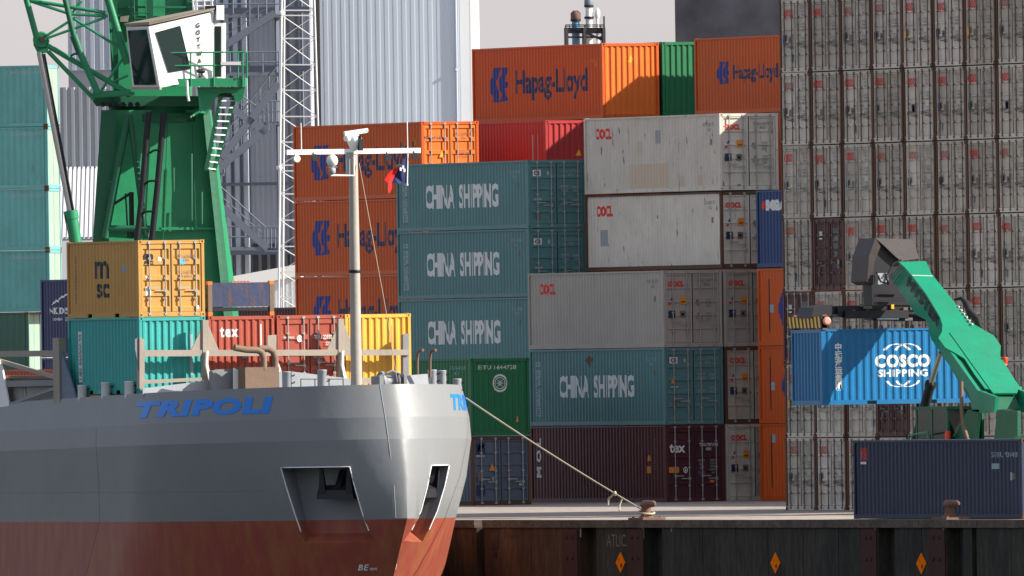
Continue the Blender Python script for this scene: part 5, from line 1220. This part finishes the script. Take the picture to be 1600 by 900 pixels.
# walkway deck, bracket, railing
t_ = MB(); t_.hexa(uvq([(246, 135, -2.4), (383, 135, -1.8), (386, 135, .4), (300, 135, .4), (246, 123, -2.4), (383, 122, -1.8), (386, 122, .4), (300, 122, .4)])); deck = t_.build('walkway_deck', m_crane, crane)
t_ = MB(); off = W(0, 1.0, 0)-W(0, 0, 0)
t_.prism(uvq([(308, 136, -1.6), (383, 136, -1.3), (380, 152, -1.3), (374, 159, -1.3), (367, 158, -1.3), (364, 147, -1.3), (356, 144, -1.4), (344, 146, -1.4), (334, 156, -1.5), (328, 168, -1.5), (322, 178, -1.5), (312, 176, -1.6)]), off); t_.build('deck_bracket', m_crane, crane)
t_ = MB()
for px, a, b in ((243, 84, 128), (262, 83, 132), (298, 82, 135), (334, 82, 134), (372, 81, 122), (379, 81, 134)): t_.tube(cv(px, b, -2.4+(px-243)*.004), cv(px, a, -2.4+(px-243)*.004), .03, 6)
for y0, y1 in ((83, 81), (103, 102)): t_.tube(cv(243, y0, -2.4), cv(382, y1, -1.85), .03, 6)
t_.tube(cv(382, 81, -1.8), cv(386, 82, .3), .03, 6); t_.tube(cv(386, 82, .3), cv(386, 122, .3), .03, 6); t_.build('railing', m_crane, deck)
t_ = MB(); t_.path([cv(292, 125, -2.5), cv(293, 148, -2.5), cv(295, 158, -2.5)], .05, 8); t_.build('lamp_pole', m_whitep, deck)
t_ = MB(); t_.bar(cv(345, 99, -2.0), cv(376, 99, -2.0), .15, .12); t_.build('tube_lamp', m_whitep, deck)
t_ = MB(); t_.lathe(cv(320, 111, -2.5), [(.06, 0), (.1, .1), (.06, .3)], 10, W(-1, -.3, 0)-W(0, 0, 0)); t_.build('camera_housing', m_dsteel, deck)
# stair down from the walkway
st = thing('crane_stair', '', '', (0, 0, 0)); bpy.data.objects.remove(st)
t_ = MB(); A, B = cv(345, 150, -1.3), cv(322, 266, -1.3); A2, B2 = cv(367, 150, -1.0), cv(334, 268, -1.0); t_.bar(A, B, .10, .16); t_.bar(A2, B2, .10, .16); stg = t_.build('stair_stringer', m_craned, crane)
t_ = MB()
for k in range(11):
    f_ = (k+.7)/11; t_.bar(A.lerp(B, f_), A2.lerp(B2, f_), .16, .045)
t_.build('stair_tread', m_whitep, stg)
t_ = MB(); t_.hexa(uvq([(338, 152, -.9), (364, 152, -.9), (364, 152, .4), (338, 152, .4), (345, 145, -.9), (362, 145, -.9), (362, 145, .4), (345, 145, .4)])); t_.build('stair_gate', m_craned, crane)
# boom foot lattice
BT = [((36, -20), (57, 58), .11), ((48, -12), (57, 0), .05), ((45, 0), (165, 20), .07), ((48, 2), (110, 22), .055), ((110, 22), (168, 25), .055), ((168, -4), (199, 100), .14), ((128, 2), (110, 24), .03),
      ((118, 27), (72, 56), .05), ((165, 27), (72, 60), .05), ((115, 29), (195, 80), .05), ((74, 71), (205, 148), .10), ((75, 80), (147, 155), .08),
      ((195, 86), (158, 142), .05), ((145, 148), (204, 144), .11), ((97, -20), (115, 55), .10), ((115, 55), (125, 82), .15), ((125, 82), (153, 146), .12), ((150, 150), (210, 146), .07), ((172, 130), (200, 118), .04), ((125, 0), (112, 22), .03)]
boom = thing('x', '', '', (0, 0, 0)); bpy.data.objects.remove(boom)
t_ = MB(); t_.lathe(cv(64, 62, -.9), [(.26, 0), (.30, .05), (.30, .5), (.26, .55)], 20, W(0, 1, 0)-W(0, 0, 0)); jt = t_.build('boom_joint', m_crane, crane)
t_ = MB(); t_.prism(uvq([(53, 56, -.8), (74, 64, -.8), (75, 82, -.8), (59, 84, -.8), (52, 70, -.8)]), off*.45); t_.build('lug', m_crane, jt)
t_ = MB(); t_.lathe(cv(66, 61, -.98), [(.1, 0), (.12, .08), (.05, .1)], 6, W(0, 1, 0)-W(0, 0, 0)); t_.build('pin', m_iron, jt)
for i, (a, b, r_) in enumerate(BT):
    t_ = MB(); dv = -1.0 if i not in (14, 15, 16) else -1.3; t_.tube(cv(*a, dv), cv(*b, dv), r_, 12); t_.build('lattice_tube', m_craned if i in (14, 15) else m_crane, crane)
    if r_ >= .07 and i not in (14, 15, 16):
        t_ = MB(); t_.tube(cv(*a, .4), cv(*b, .4), r_, 10); t_.build('lattice_tube', m_crane, crane)
t_ = MB(); t_.path([cv(110, 88, -1.3), cv(116, 84, -1.3), cv(125, 85, -1.3)], .04, 6); t_.build('hose', m_dsteel, crane)
# luffing cylinder
t_ = MB(); t_.tube(cv(62, 82, -1), cv(110, 332, -1), .115, 16); t_.build('piston_rod', m_chrome, crane)
t_ = MB(); t_.tube(cv(69, 84, -1.1), cv(115, 330, -1.1), .04, 12); t_.build('guard_tube', m_dsteel, crane)
t_ = MB(); A, B = cv(110, 329, -1), cv(128, 440, -1); t_.tube(A, B, .23, 18); t_.tube(A, A.lerp(B, .12), .26, 18); cy = t_.build('cylinder_barrel', m_crane, crane)
t_ = MB(); t_.path([cv(101, 332, -1.1), cv(103, 348, -1.2), cv(108, 365, -1.2), cv(110, 380, -1.2)], .025, 6); t_.build('hydraulic_hose', m_dsteel, cy)
t_ = MB(); p = B; t_.bar(p, (p.x+1.5, p.y, 4.2), .5, .5); t_.build('cylinder_seat', m_craned, crane)
t_ = MB(); c = W((250-800)/F*CV, CV+2, 0); t_.box(c.x-3.2, c.y-4.5, .8, c.x+3.2, c.y+4.5, 2.0); t_.build('chassis', m_craned, crane)
for i in (-3.3, -1.1, 1.1, 3.3):
    for j in (-2.8, 2.8):
        t_ = MB(); t_.lathe((c.x+j-.25, c.y+i, .75), [(.5, 0), (.75, .05), (.75, .45), (.5, .5)], 20, (1, 0, 0)); t_.build('wheel', m_rubber, crane)
t_ = MB(); t_.box(113.9, 0, 0, 114, 1, 1)

# ================================================================ carried container and reach stacker
C0 = onY(1285, 633, -34.3); kx, kz = C0.x, C0.z
cosco = container('shipping_container', 'bright blue container with white lettering and crossed rings, hanging from the green lifting machine', (kx+L20, -34.3, kz), L20, ST, 'wall', m_cos, rz=math.pi/2,
    marks=[('side', T('COSCO', .05, 1, 1.08), 2.04, ST-1.34, 2.1, .44, m_white), ('side', T('SHIPPING', .035, 1, 1.08), 2.14, ST-1.66, 1.9, .25, m_white), ('side', GLOBE_T, 2.22, ST-.88, 1.72, .36, m_white), ('side', GLOBE_B, 2.30, ST-2.02, 1.56, .34, m_white),
           ('side', T('中\n远\n海\n运\n集\n团', .03, .95), .50, .50, .30, 1.62, m_white)])
rs = thing('reach_stacker', 'mint green reach stacker with black spreader lifting the bright blue container', 'reach stacker', (kx+3, -42, 0), 0)
bx = kx+L20*.5+.25
A = onX(1426, 408, bx); B = onX(1572, 612, bx); dd = (B-A).normalized(); pn = dd.cross(Vector((1, 0, 0))).normalized()
if pn.z < 0: pn = -pn
def onP(px, py, off=0.0):
    k, m = kray(px, py); dr = W(k, 1, 0)-W(0, 0, 0); dr.z = m; o = W(0, 0, EYE); P_ = A+pn*off
    t = (P_-o).dot(pn)/dr.dot(pn); return o+dr*t
TOP = [(1404, 409), (1414, 418), (1426, 431), (1447.5, 459.5), (1469, 495), (1472.5, 507), (1471, 518), (1465.5, 528), (1477, 543), (1490, 550), (1507, 560), (1522, 584), (1539, 607), (1547, 608), (1551, 614), (1589, 614), (1592, 604), (1578, 581), (1563, 555.5), (1564, 540), (1553, 524), (1536, 515), (1515, 500), (1494, 475.5), (1455.5, 428), (1447, 408)]
t_ = MB(); t_.prism([onP(*p) for p in TOP], -pn*.06); boomo = t_.build('boom_top_plate', m_boomg, rs)
def top_at(px, py, X, off=.04):
    P_ = onP(px, py)-pn*off; P_.x = X; return P_
xl = onP(1447.5, 459.5).x; xr_ = onP(1480, 459.5).x
print('boom', A, B, 'xl', xl, xr_, onP(1539, 607).x, onP(1589, 614).x)
SIDEP = [(1404, 409), (1426, 431), (1447.5, 459.5), (1469, 495), (1472.5, 520), (1469, 549), (1455.5, 531), (1447, 500), (1431.5, 495), (1403, 451), (1392, 436)]
t_ = MB(); q = [top_at(px, py, xl+.04) for px, py in [(1404, 409), (1426, 431), (1447.5, 459.5), (1469, 495), (1490, 530)]]+[onX(px, py, xl+.04) for px, py in [(1485, 570), (1469, 549), (1455.5, 531), (1447, 500), (1431.5, 492), (1403, 451), (1392, 436)]]
t_.prism(q, (xr_-xl-.08, 0, 0)); t_.build('boom_box', m_boomg, rs)
xl2 = onP(1477, 543).x; xr2 = onP(1553, 543).x
t_ = MB(); q = [top_at(px, py, xl2+.1) for px, py in [(1465.5, 528), (1477, 543), (1507, 560), (1522, 584), (1547, 608)]]+[onX(px, py, xl2+.1) for px, py in [(1556, 620), (1553, 644), (1536, 645.5), (1519, 642), (1514, 615), (1490, 582), (1469, 549)]]
t_.prism(q, (.12, 0, 0)); t_.build('boom_side_plate', m_boomg, rs)
t_ = MB(); q2 = [p+Vector((1.55, 0, 0)) for p in q]; t_.prism(q2, (.12, 0, 0)); t_.build('boom_side_plate', m_boomg, rs)
t_ = MB(); q3 = [top_at(1490, 550, xl2+.25, .1), top_at(1547, 608, xl2+.25, .1)]+[onX(px, py, xl2+.25) for px, py in [(1545, 640), (1522, 636), (1480, 566)]]; t_.prism(q3, (1.2, 0, 0)); t_.build('boom_box', m_craned, rs)
t_ = MB(); t_.prism([onP(1588, 604, -.05), onP(1592, 604, -.05), onX(1596, 638, xr2-.2), onX(1583, 641, xr2-.2)], (.1, 0, 0)); t_.build('tail_bracket', m_boomg, rs)
# lettering on the shaded side of the boom
o1 = onX(1418, 446, xl+.04); o2 = onX(1467, 512, xl+.04); dl = (o2-o1); ln = dl.length; dl.normalize(); upv = Vector((1, 0, 0)).cross(dl); upv = upv if upv.z > 0 else -upv
me = conform('lettering', T('HYSTER', .03), 0, 0, ln, .42, (), lambda x, z: o1+dl*x+upv*z+Vector((-.052, 0, 0))); place(me, 'lettering', m_dsteel, rs)
t_ = MB(); t_.bar(onP(1425, 430, .01), onP(1457, 431, .01), .02, .02); t_.build('weld_line', m_whitep, boomo)
t_ = MB(); t_.bar(onP(1484, 520, .01), onP(1546, 607, .01), .02, .02); t_.build('weld_line', m_craned, boomo)
# front head with hood
YH = -33.1
hy = lambda px, py, dy=0.0: onY(px, py, YH+dy)
t_ = MB(); t_.prism([hy(*p) for p in ((1368, 372), (1424, 374), (1430, 382), (1436, 404), (1408, 408), (1396, 398), (1384, 386))], (0, 1.1, 0)); t_.build('head_hood', paint('grey_hood_paint', (.085, .075, .075), dirt=.1, rust=.05), rs)
t_ = MB(); t_.prism([hy(1368, 372, -.3), hy(1358, 400, -.3), hy(1355, 440, -.3), hy(1364, 445, -.3), hy(1366, 410, -.3), hy(1376, 385, -.3)], (0, 1.3, 0)); t_.build('head_shield', paint('brown_shield_paint', (.04, .028, .027), dirt=.0, rust=.05), rs)
t_ = MB(); t_.prism([hy(*p, .2) for p in ((1370, 378), (1404, 407), (1412, 430), (1446, 470), (1446, 502), (1364, 500), (1362, 440), (1366, 410))], (0, .7, 0)); t_.build('boom_head', m_dsteel, rs)
for y in (462, 474, 488):
    t_ = MB(); t_.bar(hy(1368, y, -.35), hy(1440, y+1, -.35), .3, .10); t_.build('head_plate', m_dsteel, rs)
t_ = MB(); t_.path([hy(1370, 425, -.4), hy(1376, 440, -.6), hy(1388, 444, -.6), hy(1384, 428, -.5)], .035, 6); t_.path([hy(1392, 432, -.6), hy(1400, 422, -.6), hy(1412, 418, -.5)], .03, 6); t_.path([hy(1386, 430, -.6), hy(1396, 412, -.6), hy(1408, 406, -.6)], .03, 6); t_.build('hydraulic_hose', m_rubber, rs)
t_ = MB(); A_ = hy(1372, 440, -.5); B_ = hy(1388, 422, -.5); t_.box(A_.x, A_.y, A_.z-.1, B_.x, A_.y+.3, B_.z-.1); t_.build('valve_block', m_grey, rs)
for px, py, s_ in ((1394, 478, .10), (1395, 492, .12), (1400, 486, .06), (1408, 456, .05)):
    t_ = MB(); c = hy(px, py, -.5); t_.box(c.x-s_/2, c.y-.05, c.z-s_, c.x+s_/2, c.y+.05, c.z+s_/2); t_.build('marker', m_yel, rs)
t_ = MB(); t_.tube(hy(1371, 498, -.55), hy(1404, 498, -.55), .03, 6); t_.build('white_bar', m_whitep, rs)
# spreader
sp_ = thing('x', '', '', (0, 0, 0)); bpy.data.objects.remove(sp_)
zt_ = kz+ST
t_ = MB(); A_ = hy(1300, 478); B_ = hy(1450, 478); t_.box(A_.x, YH-.45, zt_+.45, B_.x, YH+.45, A_.z); spb = t_.build('spreader_beam', m_dsteel, rs)
t_ = MB(); t_.box(kx+.3, YH-.30, zt_+.40, kx+L20-.3, YH+.30, zt_+.75); t_.box(kx+1.2, YH-.62, zt_+.35, kx+3.6, YH-.5, zt_+.62); t_.build('telescopic_beam', m_dsteel, spb)
t_ = MB(); t_.prism([hy(1268, 497, -.6), hy(1272, 480, -.6), hy(1300, 476, -.6), hy(1300, 500, -.6)], (0, 1.2, 0)); t_.build('end_housing', m_dsteel, spb)
for xa in (kx-.02, kx+L20-.30):
    t_ = MB(); t_.box(xa, -34.35, zt_+.04, xa+.32, -31.75, zt_+.44); eb = t_.build('end_beam', m_dsteel, spb)
    t_ = MB()
    for k in range(9):
        y = -34.30+k*.29; t_.prism([(xa-.006, y, zt_+.05), (xa-.006, y+.14, zt_+.05), (xa-.006, y+.24, zt_+.43), (xa-.006, y+.10, zt_+.43)], (.004, 0, 0))
    t_.build('hazard_stripe', m_stripe, eb)
    for yy in (-34.25, -31.95):
        t_ = MB(); t_.box(xa+.05, yy-.1, zt_-.02, xa+.22, yy+.12, zt_+.5); t_.build('twistlock', m_iron, eb)
t_ = MB(); c = Vector((kx+.15, -34.40, zt_+.28)); t_.lathe(c, [(.14, 0), (.15, .04), (.14, .08), (.08, .09)], 14, (0, -1, 0)); t_.build('guide_roller', paint('pink_guide_paint', (.55, .27, .20), dirt=.3, rust=.2), spb)
t_ = MB()
rr_ = random.Random(3)
for k in range(26):
    x = kx+.6+rr_.random()*4.6; y = YH-.5+rr_.random()*.2; z = zt_+.3+rr_.random()*.5; t_.box(x, y-.1, z-.05, x+.08+rr_.random()*.25, y, z+.05)
t_.build('fitting', m_dbar, spb)
# lift cylinders
for ox in (0, 1.9):
    X_ = xl-.28+ox; a_, b_, c_ = onX(1470, 551, X_), onX(1453, 604, X_), onX(1428, 700, X_)
    t_ = MB(); t_.tube(a_, b_, .09, 12); t_.build('lift_rod', m_chrome, rs)
    t_ = MB(); t_.tube(b_+(a_-b_)*.06, c_, .17, 14); t_.tube(b_+(a_-b_)*.10, b_, .20, 14); t_.build('lift_cylinder', m_dsteel, rs)
X_ = xl2-.3; t_ = MB(); t_.path([onX(1502, 596, X_), onX(1502.5, 640, X_), onX(1505, 665, X_), onX(1514, 692, X_)], .07, 8); t_.build('exhaust_pipe', m_rustpipe, rs)
# rear frame, cab, chassis
yb_ = onX(1560, 640, xl2).y
for X_ in (xl2+.1, xl2+1.6):
    t_ = MB(); t_.prism([onX(1512, 640, X_), onX(1530, 640, X_), onX(1524, 700, X_), onX(1484, 700, X_)], (.1, 0, 0)); t_.build('boom_support', m_craned, rs)
    t_ = MB(); t_.prism([onX(1558, 640, X_), onX(1590, 642, X_), onX(1590, 700, X_), onX(1552, 700, X_)], (.12, 0, 0)); t_.build('boom_support', m_craned, rs)
xc0 = xl2-.2; ya, yb2 = onX(1432, 690, xc0).y, onX(1480, 690, xc0).y
cb = MB(); zc0, zc1 = onX(1440, 692, xc0).z, onX(1440, 640, xc0).z
for y in (ya, (ya+yb2)/2, yb2):
    for x in (xc0, xc0+1.3): cb.box(x, y-.05, zc0-.6, x+.08, y+.05, zc1)
cb.box(xc0-.03, yb2-.08, zc1, xc0+1.42, ya+.08, zc1+.10); cbo = cb.build('cab', m_craned, rs)
t_ = MB(); t_.box(xc0+.02, yb2+.05, zc0-.05, xc0+.05, ya-.05, zc1); t_.box(xc0+.05, yb2+.01, zc0, xc0+1.3, yb2+.03, zc1); t_.build('cab_window', m_glass, cbo)
t_ = MB(); A_, B_ = onX(1420, 690, xc0-.4), onX(1450, 685, xc0-.4); t_.path([A_, A_+Vector((0, 0, .22)), B_+Vector((0, 0, .22)), B_], .03, 6); t_.build('grab_rail', m_boomg, rs)
yf, yr_ = onX(1395, 700, xl2).y, onX(1640, 700, xl2).y
t_ = MB(); t_.box(xl2-.6, yr_, 1.0, xl2+2.6, yf, 1.9); t_.box(xl2-.5, yr_, 1.9, xl2+2.5, yr_+1.6, 2.6); t_.build('chassis', m_boomg, rs)
for y in (yf-.6, yr_+1.2):
    for x in (xl2-.9, xl2+2.3):
        t_ = MB(); t_.lathe((x, y, .8), [(.45, 0), (.8, .06), (.8, .54), (.45, .6)], 24, (1, 0, 0)); w_ = t_.build('wheel', m_rubber, rs)
        t_ = MB(); t_.lathe((x-.02, y, .8), [(.2, 0), (.42, .02), (.42, .62), (.2, .64)], 18, (1, 0, 0)); t_.build('rim', m_yel, w_)
t_ = MB(); c = onX(1570, 566, xr2+.1); t_.lathe((c.x, c.y, c.z-.1), [(.10, 0), (.08, .04), (.09, .1), (.12, .2), (.10, .27)], 14); t_.build('beacon', m_lamp, rs)
t_ = MB(); c = onX(1558, 566, xr2+.1); t_.bar(c, onX(1568, 567, xr2+.1), .05, .05); t_.build('beacon_arm', m_craned, rs)
t_ = MB(); c = onX(1481, 682, xc0-.1); t_.lathe((c.x, c.y, c.z-.15), [(.09, 0), (.10, .1), (.1, .3), (.06, .34)], 12); t_.build('warning_lamp', m_lamp, rs)
# steps and hose guide right of the boom
t_ = MB()
for k in range(6): t_.bar(onX(1493+k*4.2, 478+k*5.4, xr_+.05), onX(1499+k*4.2, 479.5+k*5.4, xr_+.05), .04, .05)
t_.build('step_rung', m_whitep, rs)
t_ = MB(); t_.path([onX(*p, xr_+.35) for p in ((1492, 468), (1503, 466), (1510, 474), (1516, 488), (1528, 500), (1532, 512))], [.04, .07, .12, .14, .12, .06], 8); t_.build('hose_guide', m_rubber, rs)
t_ = MB(); t_.path([onX(*p, xl-.1) for p in ((1392, 436), (1398, 424), (1406, 414))], .03, 6); t_.path([onX(*p, xl-.1) for p in ((1394, 446), (1402, 432), (1412, 421))], .03, 6); t_.build('grab_rail', m_greyd, rs)

# ---------------------------------------------------------------- tidy
for o in bpy.data.objects:
    if 'world_parts' in o: del o['world_parts']
bpy.context.view_layer.update()
print('objects', len(bpy.data.objects))
